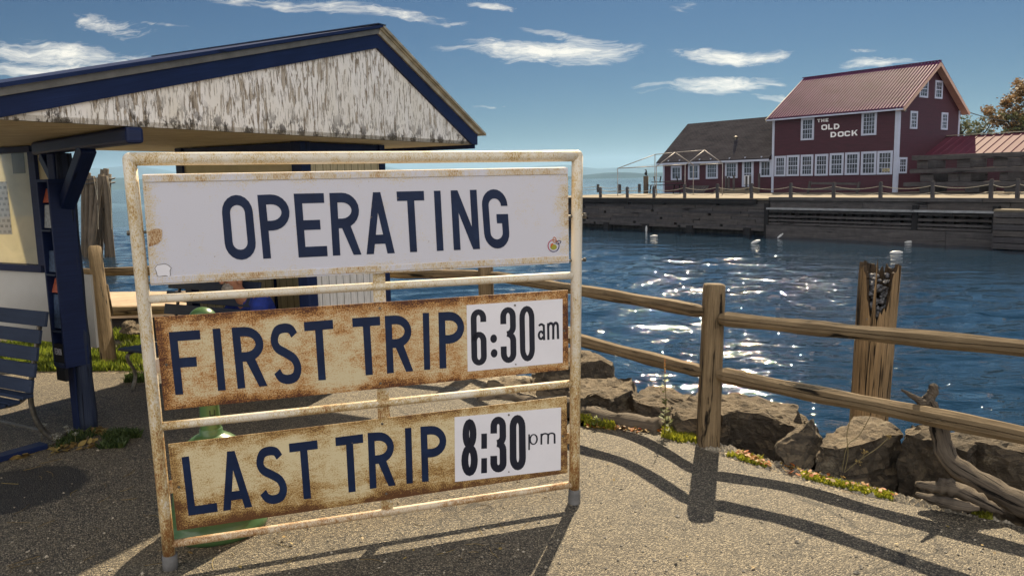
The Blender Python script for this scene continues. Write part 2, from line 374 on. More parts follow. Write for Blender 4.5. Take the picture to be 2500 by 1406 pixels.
def m_asphalt():
    m, nt, b = newmat('asphalt')
    v = coords(nt, 'Object'); vo = nd(nt, 'TexVoronoi', i_Scale=160.0); nt.links.new(v, vo.inputs['Vector'])
    sx = nt.nodes.new('ShaderNodeSeparateColor'); nt.links.new(vo.outputs['Color'], sx.inputs[0])
    st = ramp(nt, sx.outputs[0], [(0, (.03, .026, .021)), (.30, (.12, .101, .072)), (.65, (.27, .225, .155)), (1, (.72, .61, .43))])
    tar = ramp(nt, vo.outputs['Distance'], [(.25, 0.0), (.6, 1.0)])
    col = mix(nt, math_(nt, 'MULTIPLY', tar, .62), st, (.02, .02, .021))
    big = noi(nt, v, 1.3, 6, .6, .4)
    col = mix(nt, .55, col, ramp(nt, big, [(.3, (.6, .6, .6)), (.7, (1.15, 1.12, 1.05))]), 'MULTIPLY')
    # dusty light patches and pale crumbs
    dust = ramp(nt, noi(nt, v, 5, 7, .75), [(.42, 0.0), (.72, .3)]); col = mix(nt, dust, col, (.24, .20, .135))
    crk = nd(nt, 'TexVoronoi', feature='DISTANCE_TO_EDGE', i_Scale=.75); wpc = nt.nodes.new('ShaderNodeVectorMath'); wpc.operation = 'MULTIPLY_ADD'; nz = nd(nt, 'TexNoise', i_Scale=5.0, i_Detail=6.0); nt.links.new(v, nz.inputs['Vector']); nt.links.new(nz.outputs['Color'], wpc.inputs[0]); wpc.inputs[1].default_value = (.35, .35, 0); nt.links.new(v, wpc.inputs[2]); nt.links.new(wpc.outputs[0], crk.inputs['Vector'])
    col = mix(nt, math_(nt, 'MULTIPLY', ramp(nt, crk.outputs['Distance'], [(.003, .75), (.007, 0.0)]), ramp(nt, noi(nt, v, .9, 3), [(.45, 0.0), (.6, 1.0)])), col, (.012, .011, .010))
    stn = ramp(nt, noi(nt, v, 2.4, 5, .7, .8), [(.58, 0.0), (.68, .45)]); col = mix(nt, stn, col, (.035, .031, .026))
    # round dark repair patch
    sp = nt.nodes.new('ShaderNodeVectorMath'); sp.operation = 'DISTANCE'; 
    nt.links.new(v, sp.inputs[0]); pc = gz(35, 1195, 0); sp.inputs[1].default_value = tuple(pc)
    dd = math_(nt, 'ADD', sp.outputs['Value'], math_(nt, 'MULTIPLY', noi(nt, v, 3, 4), .12))
    pt = ramp(nt, dd, [(.42, .78), (.47, 0.0)]); col = mix(nt, pt, col, (.012, .012, .014))
    nt.links.new(col, b.inputs['Base Color']); b.inputs['Roughness'].default_value = .6; b.inputs['Specular IOR Level'].default_value = .38
    h = math_(nt, 'ADD', math_(nt, 'MULTIPLY', vo.outputs['Distance'], -1.0), math_(nt, 'MULTIPLY', noi(nt, v, 300, 2), .4))
    bump(nt, b, h, 1.0, .011); return m
MT['asphalt'] = m_asphalt()
def m_soil():
    m, nt, b = newmat('gravel_soil')
    v = coords(nt, 'Object'); vo = nd(nt, 'TexVoronoi', i_Scale=45.0); nt.links.new(v, vo.inputs['Vector'])
    sx = nt.nodes.new('ShaderNodeSeparateColor'); nt.links.new(vo.outputs['Color'], sx.inputs[0])
    st = ramp(nt, sx.outputs[0], [(0, (.07, .055, .04)), (.6, (.2, .165, .115)), (1, (.42, .37, .28))])
    col = mix(nt, ramp(nt, noi(nt, v, 4, 6, .7), [(.4, 0.0), (.65, .8)]), st, (.10, .075, .045))
    nt.links.new(col, b.inputs['Base Color']); b.inputs['Roughness'].default_value = .95
    bump(nt, b, math_(nt, 'MULTIPLY', vo.outputs['Distance'], -1.0), 1.0, .012); return m
MT['soil'] = m_soil()
def m_rock():
    m, nt, b = newmat('quarry_rock')
    v = coords(nt, 'Object'); f = noi(nt, v, 3.5, 9, .68, .3); f2 = noi(nt, v, 22, 8, .75, .2); st = noi(nt, coords(nt, 'Object', (1, 1, 9)), 3, 6, .6, .4)
    col = ramp(nt, f, [(.3, (.055, .045, .034)), (.5, (.13, .105, .075)), (.72, (.25, .20, .135))])
    col = mix(nt, .45, col, ramp(nt, f2, [(.3, (.05, .04, .03)), (.7, (.30, .225, .14))]))
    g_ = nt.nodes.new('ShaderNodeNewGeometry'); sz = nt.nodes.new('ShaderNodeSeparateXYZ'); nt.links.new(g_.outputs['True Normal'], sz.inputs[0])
    flat = ramp(nt, sz.outputs[2], [(.25, 0.0), (.8, 1.0)])  # sunlit tops and shaded sides painted in: tan facing up, dark sideways
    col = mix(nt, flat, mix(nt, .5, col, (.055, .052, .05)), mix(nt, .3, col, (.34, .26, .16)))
    nt.links.new(col, b.inputs['Base Color']); b.inputs['Roughness'].default_value = .85; b.inputs['Specular IOR Level'].default_value = .3
    vr = nd(nt, 'TexVoronoi', feature='DISTANCE_TO_EDGE', i_Scale=3.2); wr_ = nt.nodes.new('ShaderNodeVectorMath'); wr_.operation = 'MULTIPLY_ADD'; nz = nd(nt, 'TexNoise', i_Scale=4.0, i_Detail=5.0); nt.links.new(v, nz.inputs['Vector']); nt.links.new(nz.outputs['Color'], wr_.inputs[0]); wr_.inputs[1].default_value = (.35, .35, .35); nt.links.new(coords(nt, 'Object', (1, 1, 2.2)), wr_.inputs[2]); nt.links.new(wr_.outputs[0], vr.inputs['Vector'])
    ckr = ramp(nt, vr.outputs['Distance'], [(.012, 1.0), (.04, 0.0)]); col2 = mix(nt, math_(nt, 'MULTIPLY', math_(nt, 'MULTIPLY', ckr, .6), ramp(nt, noi(nt, v, 1.3, 3), [(.5, 0.0), (.6, 1.0)])), col, (.03, .022, .014)); pits = ramp(nt, f2, [(.30, .7), (.42, 0.0)]); col2 = mix(nt, pits, col2, (.03, .022, .014)); lich = ramp(nt, noi(nt, v, 7, 7, .75, .4), [(.57, 0.0), (.64, .55)]); col2 = mix(nt, lich, col2, (.34, .29, .20)); wet = ramp(nt, noi(nt, coords(nt, 'Object', (1.5, 1.5, 5)), 1.6, 6, .7, .5), [(.38, .6), (.5, 0.0)]); col2 = mix(nt, wet, col2, (.035, .03, .026)); nt.links.new(col2, b.inputs['Base Color'])
    h = math_(nt, 'ADD', math_(nt, 'MULTIPLY', f2, .8), math_(nt, 'ADD', f, math_(nt, 'MULTIPLY', st, .6))); h = math_(nt, 'SUBTRACT', h, math_(nt, 'MULTIPLY', ckr, .12))
    bump(nt, b, h, 1.0, .06); return m
MT['rock'] = m_rock()
def m_leaf(name, cols, trans=.35):
    m, nt, b = newmat(name)
    oi = noi(nt, coords(nt, 'Object'), 2.3, 5, .8)
    wn = nt.nodes.new('ShaderNodeTexWhiteNoise'); wn.noise_dimensions = '1D'; g = nt.nodes.new('ShaderNodeNewGeometry')
    nt.links.new(g.outputs['Random Per Island'], wn.inputs['W'])
    f = math_(nt, 'ADD', math_(nt, 'MULTIPLY', oi, .4), math_(nt, 'MULTIPLY', wn.outputs['Value'], .6))
    n = len(cols); c = ramp(nt, f, [(.15+.7*i/(n-1), x) for i, x in enumerate(cols)])
    nt.links.new(c, b.inputs['Base Color']); b.inputs['Roughness'].default_value = .6
    tr = nt.nodes.new('ShaderNodeBsdfTranslucent'); nt.links.new(c, tr.inputs['Color'])
    ms = nt.nodes.new('ShaderNodeMixShader'); ms.inputs[0].default_value = trans
    out = nt.nodes['Material Output']; nt.links.new(b.outputs[0], ms.inputs[1]); nt.links.new(tr.outputs[0], ms.inputs[2]); nt.links.new(ms.outputs[0], out.inputs[0])
    return m
MT['grass'] = m_leaf('grass_blades', [(.05, .08, .012), (.14, .19, .02), (.30, .33, .04)], .45)
MT['moss'] = m_leaf('yellow_green_moss', [(.10, .12, .01), (.26, .27, .02), (.40, .38, .04)], .4)
MT['weed'] = m_leaf('weed_leaves', [(.015, .035, .008), (.04, .07, .015), (.09, .12, .03)], .3)
MT['fallen'] = m_leaf('fallen_leaves', [(.45, .05, .015), (.40, .14, .02), (.36, .25, .06), (.22, .13, .04)], .3)
MT['drybrown'] = m_leaf('dry_leaves', [(.12, .08, .03), (.30, .20, .07), (.42, .32, .10)], .3)
MT['autumn'] = m_leaf('autumn_foliage', [(.10, .07, .025), (.27, .16, .055), (.45, .24, .08)], .35)
MT['greenfol'] = m_leaf('olive_foliage', [(.05, .06, .02), (.12, .13, .04), (.22, .21, .07)], .35)
MT['bark'] = plain('bark', (.07, .055, .045), .9, 0, .3, 9, .5)
MT['flower'] = plain('white_flower_heads', (.5, .5, .42), .8, 0, .1, 20)

def m_water():
    m, nt, b = newmat('lake_water')
    b.inputs['Base Color'].default_value = (.008, .026, .05, 1); b.inputs['Roughness'].default_value = .03
    b.inputs['IOR'].default_value = 1.5; b.inputs['Specular IOR Level'].default_value = .6
    v = coords(nt, 'Object', (1, 1, 1), (0, 0, math.radians(12)))
    mp = nd(nt, 'Mapping'); mp.inputs['Scale'].default_value = (.45, 1.15, 1); nt.links.new(v, mp.inputs[0])
    w1 = noi(nt, mp.outputs[0], .9, 3, .5, .7); w2 = noi(nt, mp.outputs[0], 2.6, 3, .55, 1.0); w3 = noi(nt, mp.outputs[0], 11, 3, .6, .8)
    gust = ramp(nt, noi(nt, coords(nt, 'Object', (.05, .11, 1)), 1.0, 3, .5), [(.35, .55), (.65, 1.0)])
    # sheltered water lies calmer close under the dock wall
    vm = nt.nodes.new('ShaderNodeVectorMath'); vm.operation = 'DOT_PRODUCT'; nt.links.new(coords(nt, 'Object'), vm.inputs[0]); vm.inputs[1].default_value = (.80, .595, 0)
    lee = ramp(nt, math_(nt, 'MULTIPLY', vm.outputs['Value'], .02), [(.52, 1.0), (.80, .22), (.86, .22), (.90, 1.0)])
    amp = math_(nt, 'MULTIPLY', gust, lee)
    b1 = nd(nt, 'Bump', i_Distance=.22); nt.links.new(w1, b1.inputs['Height']); nt.links.new(math_(nt, 'MULTIPLY', amp, .9), b1.inputs['Strength'])
    b2 = nd(nt, 'Bump', i_Distance=.06); nt.links.new(w2, b2.inputs['Height']); nt.links.new(b1.outputs[0], b2.inputs['Normal']); nt.links.new(math_(nt, 'MULTIPLY', amp, .9), b2.inputs['Strength'])
    b3 = nd(nt, 'Bump', i_Distance=.008); nt.links.new(w3, b3.inputs['Height']); nt.links.new(b2.outputs[0], b3.inputs['Normal']); nt.links.new(math_(nt, 'MULTIPLY', amp, .8), b3.inputs['Strength'])
    nt.links.new(b3.outputs[0], b.inputs['Normal']); return m
MT['water'] = m_water()
MT['hill'] = plain('wooded_hill', (.035, .06, .06), 1, 0, .4, .002, 0, 0)

# ------------------------------------------------------------------ glyph lettering
def ribbon(pts, tu, tv, closed=False):
    P = [V((p[0]/tu, p[1]/tv)) for p in pts]; n = len(P); L = []; Rr = []
    for i in range(n):
        a = P[i-1] if (i or closed) else None; c = P[(i+1) % n] if (i < n-1 or closed) else None
        d1 = (P[i]-a).normalized() if a is not None else None; d2 = (c-P[i]).normalized() if c is not None else None
        if d1 is None: t = d2; k = 1
        elif d2 is None: t = d1; k = 1
        else:
            t = (d1+d2); t = t.normalized() if t.length > 1e-6 else d1; k = 1/max(.4, V((-t.y, t.x)).dot(V((-d1.y, d1.x))))
        nrm = V((-t.y, t.x))*.5*k
        L.append(P[i]+nrm); Rr.append(P[i]-nrm)
    q = []
    for i in range(n if closed else n-1):
        j = (i+1) % n
        q.append([(p.x*tu, p.y*tv) for p in (L[i], L[j], Rr[j], Rr[i])])
    return q
def arc(cx, cy, rx, ry, a0, a1, n=8):
    return [(cx+rx*math.cos(math.radians(lerp(a0, a1, i/n))), cy+ry*math.sin(math.radians(lerp(a0, a1, i/n)))) for i in range(n+1)]
def rect(x0, y0, x1, y1): return [[(x0, y0), (x1, y0), (x1, y1), (x0, y1)]]
def glyph(ch, tu=.26, tv=.155):
    "list of layers; each layer is a list of polygons that do not overlap"
    a, b = tu/2, tv/2
    S = rect(0, 0, tu, 1)
    if ch == 'I': return [rect(0, 0, 1, 1)]
    if ch == 'E': return [S+rect(tu, 0, 1, tv)+rect(tu, .42, .82, .42+tv)+rect(tu, 1-tv*1.05, 1, 1)]
    if ch == 'F': return [S+rect(tu, 0, 1, tv*.98)+rect(tu, .42, .80, .42+tv)]
    if ch == 'L': return [S+rect(tu, 1-tv, 1, 1)]
    if ch == 'T': return [rect(0, 0, 1, tv)+rect(.5-a, tv, .5+a, 1)]
    if ch == 'H': return [S+rect(1-tu, 0, 1, 1)+rect(tu, .5-b, 1-tu, .5+b)]
    if ch in 'PR':
        vb = .49; rx = .46; cx = 1-a-rx; cy = (b+vb)/2
        bowl = ribbon([(tu, b)]+arc(cx, cy, rx, vb/2-b/2, -90, 90, 12)+[(tu, vb)], tu, tv)
        if ch == 'P': return [S, bowl]
        return [S, bowl, [[(.36, vb+b-.02), (.66, vb+b-.06), (1, 1), (1-tu*1.05, 1)]]]
    if ch == 'D': return [S, ribbon([(tu, b)]+arc(.48, .5, .52-a, .5-b, -90, 90, 12)+[(tu, 1-b)], tu, tv)]
    if ch == 'A':
        return [[[(0, 1), (.37, 0), (.5, 0), (.5, .33), (.26, 1)], [(.5, 0), (.63, 0), (1, 1), (.74, 1), (.5, .33)], [(.371, .69), (.629, .69), (.683, .84), (.317, .84)]]]
    if ch == 'V': return [[[(0, 0), (tu, 0), (.5, .75), (.5, 1), (.4, 1)], [(1, 0), (1-tu, 0), (.5, .75), (.5, 1), (.6, 1)]]]
    if ch == 'N': return [S+rect(1-tu, 0, 1, 1)+[[(tu, 0), (1-tu, .62), (1-tu, 1), (tu, .38)]]]
    if ch == 'M': return [S+rect(1-tu, 0, 1, 1)+[[(tu, 0), (.5, .5), (.5, .85), (tu, .35)], [(1-tu, 0), (.5, .5), (.5, .85), (1-tu, .35)]]]
    if ch == 'K': return [S, [[(tu, .5), (1-tu, 0), (1, 0), (tu, .75)]], [[(.38, .42), (.58, .30), (1, 1), (1-tu*1.1, 1)]]]
    if ch in 'O0':
        h = .27 if ch == 'O' and tu < .28 else .22
        return [ribbon(arc(.5, h, .5-a, h-b, 180, 360, 10)+arc(.5, 1-h, .5-a, h-b, 0, 180, 10), tu, tv, True)]
    if ch in 'CG':
        h = .27; p = [(1-a, h*1.05)]+arc(.5, h, .5-a, h-b, 0, -180, 12)+arc(.5, 1-h, .5-a, h-b, 180, 0, 12)
        if ch == 'C': return [ribbon([(1-a, .33)]+p[1:]+[(1-a, .67)], tu, tv)]
        return [ribbon(p+[(1-a, .42)], tu, tv), rect(.54, .42, 1-tu, .42+tv)]
    if ch == 'S':
        q = [(.86, .20, 0), (.74, .10, 0), (.5, b, 0), (.25, .12, 0), (a, .27, 0), (.22, .40, 0), (.5, .49, 0), (.77, .59, 0), (1-a, .74, 0), (.76, .88, 0), (.5, 1-b, 0), (.26, .885, 0), (.13, .78, 0)]
        return [ribbon([(p.x, p.y) for p in cr(q, 4)], tu, tv)]
    if ch == '6': return [ribbon([(1-a, .23)]+arc(.5, .16, .5-a, .16-b, 0, -180, 10)+arc(.5, .84, .5-a, .16-b, 180, 0, 10)+arc(.5, .57, .5-a, .17-b, 0, -172, 9), tu, tv)]
    if ch == '3':
        return [ribbon([(a, .30)]+arc(.5, .17, .5-a, .17-b, 180, 360, 10)+[(1-a, .33)]+arc(.42, .36, .58-a, .12, 0, 90, 5), tu, tv),
                ribbon(arc(.42, .60, .58-a, .12, -90, 0, 5)+arc(.5, .83, .5-a, .17-b, 0, 180, 10)+[(a, .70)], tu, tv)]
    if ch == '8':
        return [ribbon(arc(.5, .26, .44-a, .26-b, 0, 360, 20)[:-1], tu, tv, True), ribbon(arc(.5, .72, .5-a, .28-b, 0, 360, 20)[:-1], tu, tv, True)]
    if ch == 'a':
        tu, tv = .3, .13; a = tu/2; b = tv/2
        return [rect(1-tu, .1, 1, 1), ribbon([(1-a, .28)]+arc(.5, .25, .5-a, .25-b, 0, -150, 8), tu*.95, tv), ribbon(arc(.45, .70, .45-a, .28-b, 20, 340, 14), tu*.95, tv)]
    if ch == 'm':
        return [rect(0, .04, tu, 1), ribbon([(a, .3)]+arc(.27+a/2, .2+b, .23-a*.2, .2, -150, 0, 7)+[(.5, 1)], tu, tv*1.2), ribbon([(.5, .35)]+arc(.73, .2+b, .27-a, .2, -160, 0, 7)+[(1-a, 1)], tu, tv*1.2)]
    if ch == 'p':
        return [rect(0, .02, tu, 1), ribbon(arc(.55, .36, .45-a, .34-b, 0, 360, 18)[:-1], tu, tv, True)]
    if ch == '.': return [[arc(.5, .5, .5, .5, 0, 342, 19)]]
    if ch == '#': return [rect(0, 0, 1, 1)]
    return []
def lettering(name, items, plane, off, mat, parent, tr, ring=None):
    "items: (char, TL, TR, BR, BL[, tu, tv]) with photo coordinates given through tr = (scale, ox, oy)"
    p0, n = plane; mb = MB(); s, ox, oy = tr
    for it in items:
        ch, q = it[0], [(x/s+ox, y/s+oy) for x, y in it[1:5]]; kw = it[5:] or ()
        for li, layer in enumerate(glyph(ch, *kw)):
            for pl in layer:
                pts = []
                for u, v in pl:
                    x = lerp(lerp(q[0][0], q[1][0], u), lerp(q[3][0], q[2][0], u), v); y = lerp(lerp(q[0][1], q[1][1], u), lerp(q[3][1], q[2][1], u), v)
                    pts.append(onp(x, y, p0, n, off+.00025*li))
                nn = (pts[1]-pts[0]).cross(pts[2]-pts[1])
                if nn.dot(n) < 0: pts = pts[::-1]
                poly(mb, pts)
    return mb.build(name, mat, parent)

# ------------------------------------------------------------------ timetable sign
def sign():
    h = ray(7060, 339).normalized(); dn = ray(1314, 9980).normalized()
    n = h.cross(dn).normalized()
    if n.dot(-F) < 0: n = -n
    p0 = gz(415, 1388, 0.0); P = lambda x, y, o=0.0: onp(x, y, p0, n, o)
    t = thing('timetable_sign', 'large white pipe-framed sign reading OPERATING, FIRST TRIP and LAST TRIP on rusty panels', 'sign', P(905, 1330))
    pr = .5*(P(402, 1200)-P(434, 1200)).length; rr = pr*.70
    def pipe(name, a, b, r, m, fl=0.0):
        mb = MB(); A, B = P(*a), P(*b); k = 10
        tube(mb, [A.lerp(B, i/k) for i in range(k+1)], r, 20); return mb.build(name, m, t, True)
    def joined(name, pts, r, m):
        mb = MB(); tube(mb, pts, r, 20); return mb.build(name, m, t, True)
    mid = (383, 1035); 
    pipe('upright', (316, 390), (414, 1362), pr, MT['pipe'])
    pipe('upright', (1409.5, 381), (1402, 1196), pr*1.02, MT['pipe'])
    pipe('top_rail', (318, 389), (1408, 381), pr, MT['pipe'])
    for c_ in ((317, 389.5), (1409, 381)):
        mb = MB(); c = P(*c_); vs = []
        bm = bmesh.new(); bmesh.ops.create_icosphere(bm, subdivisions=3, radius=pr*1.02); 
        mb.add([c+v.co for v in bm.verts], [[v.index for v in f.verts] for f in bm.faces]); bm.free()
        mb.build('corner_weld', MT['pipe'], t, True)
    pipe('cross_rail', (352, 731), (1400, 672), rr, MT['pipe']); pipe('cross_rail', (388, 1041), (1398, 935), rr, MT['pipe'])
    pipe('cross_rail', (415, 1328), (1396, 1182), rr*.95, MT['piperust'])['label'] = 'rust-brown bottom rail'
    # ground sleeves
    d = n.cross(V((0, 0, 1)))
    for (a, b) in (((1403, 1192), (1400, 1262)), ((414, 1352), (416, 1384))):
        mb = MB(); A, B = P(*a), P(*b); B = V((A.x, A.y, min(B.z, 0)-.03)) if False else B
        B = B+(B-A).normalized()*.03
        tube(mb, [A, B], pr*1.22, 24, .0); mb.build('ground_sleeve', MT['conc'], t, True)
    # centre strap behind the panels
    mb = MB(); ws = (P(911, 720)-P(941, 718)).length
    obox(mb, P(925, 668, .004), P(946, 1262, .004), .004, ws, up=h); mb.build('centre_strap', MT['pipe'], t, bevel=.001)
    def panel(name, q, off, thick, m, hem=0):
        mb = MB(); pts = [P(x, y, off) for x, y in q]
        g = 8
        vs = []; uv = []
        for j in range(2): 
            pass
        mb.add(pts+[p-n*thick for p in pts], [(3, 2, 1, 0), (4, 5, 6, 7), (0, 1, 5, 4), (1, 2, 6, 5), (2, 3, 7, 6), (3, 0, 4, 7)],
               [[(0, 0), (1, 0), (1, 1), (0, 1)], [(0, 1), (1, 1), (1, 0), (0, 0)]]+[[(0, .97), (1, .97), (1, .99), (0, .99)]]*4)
        o = mb.build(name, m, t, bevel=.0012); return o
    # -- header
    hq = ((346.7, 427.6), (1386.5, 409.6), (1389.6, 642), (368, 697))
    hp = panel('header_panel', hq, .03, .05, MT['header']); hp['label'] = 'white panel reading OPERATING'
    mb = MB()
    for (a, b) in (((349, 437), (1386.3, 418.5)), ((366.5, 685), (1388.5, 631))):
        obox(mb, P(*a, .031), P(*b, .031), .006, .028, up=h.cross(n))
    mb.build('hem_strip', MT['header'], hp, bevel=.002)
    pl = (p0, n)
    z1 = (6.392, 520, 440)
    o1 = lettering('lettering', [('O', (118, 240), (595, 225), (692, 1235), (205, 1250)), ('P', (690, 232), (1168, 212), (1255, 1195), (785, 1227)),
        ('E', (1258, 212), (1727, 203), (1790, 1185), (1338, 1207)), ('R', (1815, 202), (2262, 190), (2318, 1160), (1872, 1178))], pl, .0313, MT['letter'], hp, z1)
    z2 = (4.464, 880, 440)
    lettering('lettering', [('A', (22, 135), (330, 128), (375, 795), (67, 808)), ('T', (393, 125), (690, 118), (728, 776), (431, 790)), ('I', (800, 117), (872, 115), (907, 767), (833, 772)),
        ('N', (983, 112), (1265, 105), (1303, 750), (1018, 763)), ('G', (1312, 102), (1590, 98), (1634, 742), (1360, 748))], pl, .0313, MT['letter'], hp, z2)
    # bare patch bottom left, rust blotch at the left bolt, fruit sticker bottom right
    bp = [(378, 655), (384, 647), (402, 644), (410, 647), (418, 654), (415, 661), (416, 672), (413, 676), (405, 673), (390, 675), (384, 674), (382, 664)]
    mb = MB(); poly(mb, [P(x, y, .0314) for x, y in bp][::-1]); mb.build('bare_patch', MT['card'], hp)
    mb = MB(); r2 = ribbon([(x, y) for x, y in bp], 1.3, 1.3, True)
    for k, q in enumerate(r2): poly(mb, [P(x, y, .0317) for x, y in q])
    mb.build('patch_outline', MT['iron'], hp)
    bl = [(362, 566), (372, 560), (388, 558), (396, 562), (396, 575), (393, 588), (384, 596), (372, 600), (364, 603)]
    mb = MB(); poly(mb, [P(x, y, .0314) for x, y in bl][::-1]); mb.build('rust_blotch', MT['piperust'], hp)
    colors = [('sticker_ring', (.35, .03, .06)), ('sticker_ring', (.05, .05, .12))]
    zf = lambda x, y: (x/4.464+880, y/4.464+440)
    cx, cy = 2105, 715
    for k, (nm, c, a0, a1) in enumerate((('sticker_outline', (.38, .02, .08), 130, 250), ('sticker_outline', (.42, .13, .05), 250, 330), ('sticker_outline', (.03, .03, .12), -30, 130))):
        mb = MB()
        for q in ribbon(arc(cx, cy, 60, 64, a0, a1, 12), 9, 9): poly(mb, [P(*zf(x, y), .0316+.0001*k) for x, y in q])
        mb.build(nm, plain('sticker_ink', c, .5), hp)
    for k, (c, pts) in enumerate((((.30, .30, .03), arc(2105, 728, 36, 30, 0, 340, 18)), ((.5, .12, .02), [(2070, 725), (2075, 695), (2095, 685), (2108, 700), (2090, 712), (2085, 730)]))):
        mb = MB(); poly(mb, [P(*zf(x, y), .0318+.0002*k) for x, y in pts]); mb.build('sticker_fruit', plain('sticker_fruit', c, .5), hp)
    for k, (c, pts) in enumerate((((.5, .16, .04), [(2098, 655), (2100, 635), (2112, 620), (2128, 632), (2135, 650), (2130, 668), (2115, 680), (2103, 672)]), ((.03, .03, .09), [(2130, 688), (2140, 668), (2165, 657), (2186, 668), (2178, 685), (2155, 695)]))):
        mb = MB()
        for q in ribbon(pts, 7, 7, True): poly(mb, [P(*zf(x, y), .0322+.0002*k) for x, y in q])
        mb.build('sticker_leaf', plain('sticker_leaf', c, .5), hp)
    # bolts holding the header
    for (a, b, r) in (((314, 569), (366, 566), .006), ((1362, 530), (1427, 527), .008), ((1384, 637), (1427, 634), .006), ((360, 690), (372, 690), .005)):
        mb = MB(); A, B = P(*a), P(*b); tube(mb, [A, B], r, 10)
        e = A if a[0] < 900 else B; dd = (B-A).normalized()
        tube(mb, [e-dd*.006, e+dd*.006], r*1.9, 6); mb.build('bolt', MT['iron'], t)
    # -- first trip
    fq = ((376.7, 774.6), (1386.6, 707.6), (1388, 901.8), (401.7, 1001.6))
    fp = panel('first_trip_panel', fq, .02, .004, MT['first']); fp['label'] = 'heavily rusted panel reading FIRST TRIP'
    z3 = (5.207, 370, 740); z4 = (4.098, 820, 690)
    lettering('lettering', [('F', (217, 368), (612, 340), (692, 1135), (303, 1165)), ('I', (773, 325), (873, 320), (945, 1105), (845, 1112)),
        ('R', (1015, 310), (1400, 290), (1475, 1050), (1095, 1088)), ('S', (1495, 268), (1848, 248), (1925, 1015), (1565, 1040)), ('T', (1935, 240), (2303, 210), (2353, 965), (1985, 990))], pl, .0206, MT['letter'], fp, z3)
    lettering('lettering', [('T', (162, 355), (440, 337), (473, 912), (195, 935)), ('R', (488, 332), (748, 320), (775, 884), (512, 908)), ('I', (868, 303), (932, 300), (945, 868), (883, 873)),
        ('P', (1025, 297), (1276, 282), (1303, 840), (1038, 860))], pl, .0206, MT['letter'], fp, z4)
    def card(q, par_):
        mb = MB(); pts = [P(x, y, .0222) for x, y in q]; mb.add(pts+[p-n*.0018 for p in pts], [(3, 2, 1, 0), (4, 5, 6, 7), (0, 1, 5, 4), (1, 2, 6, 5), (2, 3, 7, 6), (3, 0, 4, 7)])
        return mb.build('time_card', MT['card'], par_)
    c1 = card(((1139.2, 744.9), (1373.5, 729.5), (1374, 885.2), (1142, 906.7)), t); c1['label'] = 'white card reading 6:30 am'
    D = (.38, .10)
    lettering('digits', [('6', (1347, 270), (1502, 262), (1512, 822), (1358, 832), *D), ('.', (1545, 519), (1612, 515), (1612, 600), (1545, 604)), ('.', (1550, 665), (1617, 661), (1617, 746), (1550, 750)),
        ('3', (1643, 250), (1798, 240), (1808, 797), (1652, 806), *D), ('0', (1833, 238), (1985, 228), (1993, 780), (1845, 790), .36, .10),
        ('a', (2018, 408), (2090, 402), (2095, 573), (2020, 580)), ('m', (2112, 398), (2230, 388), (2235, 562), (2115, 572), .19, .13)], pl, .0226, MT['digit'], c1, z4)
    # -- last trip
    lq = ((410.2, 1084), (1383.7, 966.8), (1386, 1154), (432, 1295.2))
    lp = panel('last_trip_panel', lq, .02, .004, MT['last']); lp['label'] = 'yellowed panel reading LAST TRIP'
    z5 = (4.687, 400, 1020); z6 = (4.098, 820, 960)
    lettering('lettering', [('L', (202, 448), (537, 400), (618, 1070), (283, 1117), .255, .15), ('A', (600, 395), (932, 362), (1013, 1015), (680, 1062)), ('S', (1040, 340), (1350, 312), (1430, 962), (1110, 1000)),
        ('T', (1430, 293), (1755, 252), (1806, 905), (1480, 942))], pl, .0206, MT['letter'], lp, z5)
    lettering('lettering', [('T', (-6, 440), (270, 405), (301, 968), (25, 1003)), ('R', (317, 395), (573, 377), (600, 918), (340, 955)), ('I', (690, 347), (755, 342), (771, 897), (706, 904)),
        ('P', (845, 332), (1098, 314), (1122, 864), (862, 885))], pl, .0206, MT['letter'], lp, z6)
    c2 = card(((1109.9, 1018), (1369.8, 994.2), (1369, 1146.7), (1111, 1175.7)), t); c2['label'] = 'white card reading 8:30 pm'
    lettering('digits', [('8', (1258, 262), (1415, 252), (1422, 820), (1255, 828), .42, .13), ('#', (1455, 403), (1512, 399), (1512, 550), (1455, 554)), ('#', (1455, 648), (1512, 644), (1512, 794), (1453, 799)),
        ('3', (1547, 235), (1700, 228), (1710, 785), (1545, 792), .42, .13), ('0', (1738, 218), (1895, 212), (1903, 762), (1740, 772), .42, .14),
        ('p', (1925, 405), (2021, 398), (2021, 558), (1925, 566), .17, .07), ('m', (2047, 398), (2197, 388), (2198, 500), (2047, 512), .12, .11)], pl, .0226, MT['digit'], c2, z6)
    # panel screws
    for (x, y) in ((406, 890), (927, 752), (929, 935), (1377, 807), (933, 1034), (943, 1204), (437, 1188), (1374, 1064)):
        mb = MB(); c = P(x, y, .0205); tube(mb, [c, c+n*.004], .0055, 10); mb.build('rivet', MT['iron'], t)
    for (x, y) in ((1257, 745), (1259, 889), (1242, 1012), (1242, 1151)):
        mb = MB(); c = P(x, y, .0225); tube(mb, [c, c+n*.003], .0035 if y > 880 and y != 1012 else .005, 10); mb.build('rivet', MT['iron'], t)
    # side lugs welded to the uprights
    for (a, b) in (((384, 892), (392, 890)), ((418, 1188), (426, 1187)), ((1386, 812), (1398, 811)), ((1384, 1070), (1398, 1069))):
        mb = MB(); obox(mb, P(*a), P(*b), .006, .06, up=dn, ext=.006); mb.build('lug', MT['pipe'], t, bevel=.002)
    return p0, n
sign()

SUN_AZ, SUN_EL, SUN_E = 17.0, 40.0, 5.0
SKY_E, SKY_SAT, SKY_TINT, CLOUD, FILL_CLOUD = .05, 1.2, (.086, .178, .285), (10.5, 9.8, 8.4), (18, 17.5, 17)
HZD = 5.5e-5
EXPO = 1.12
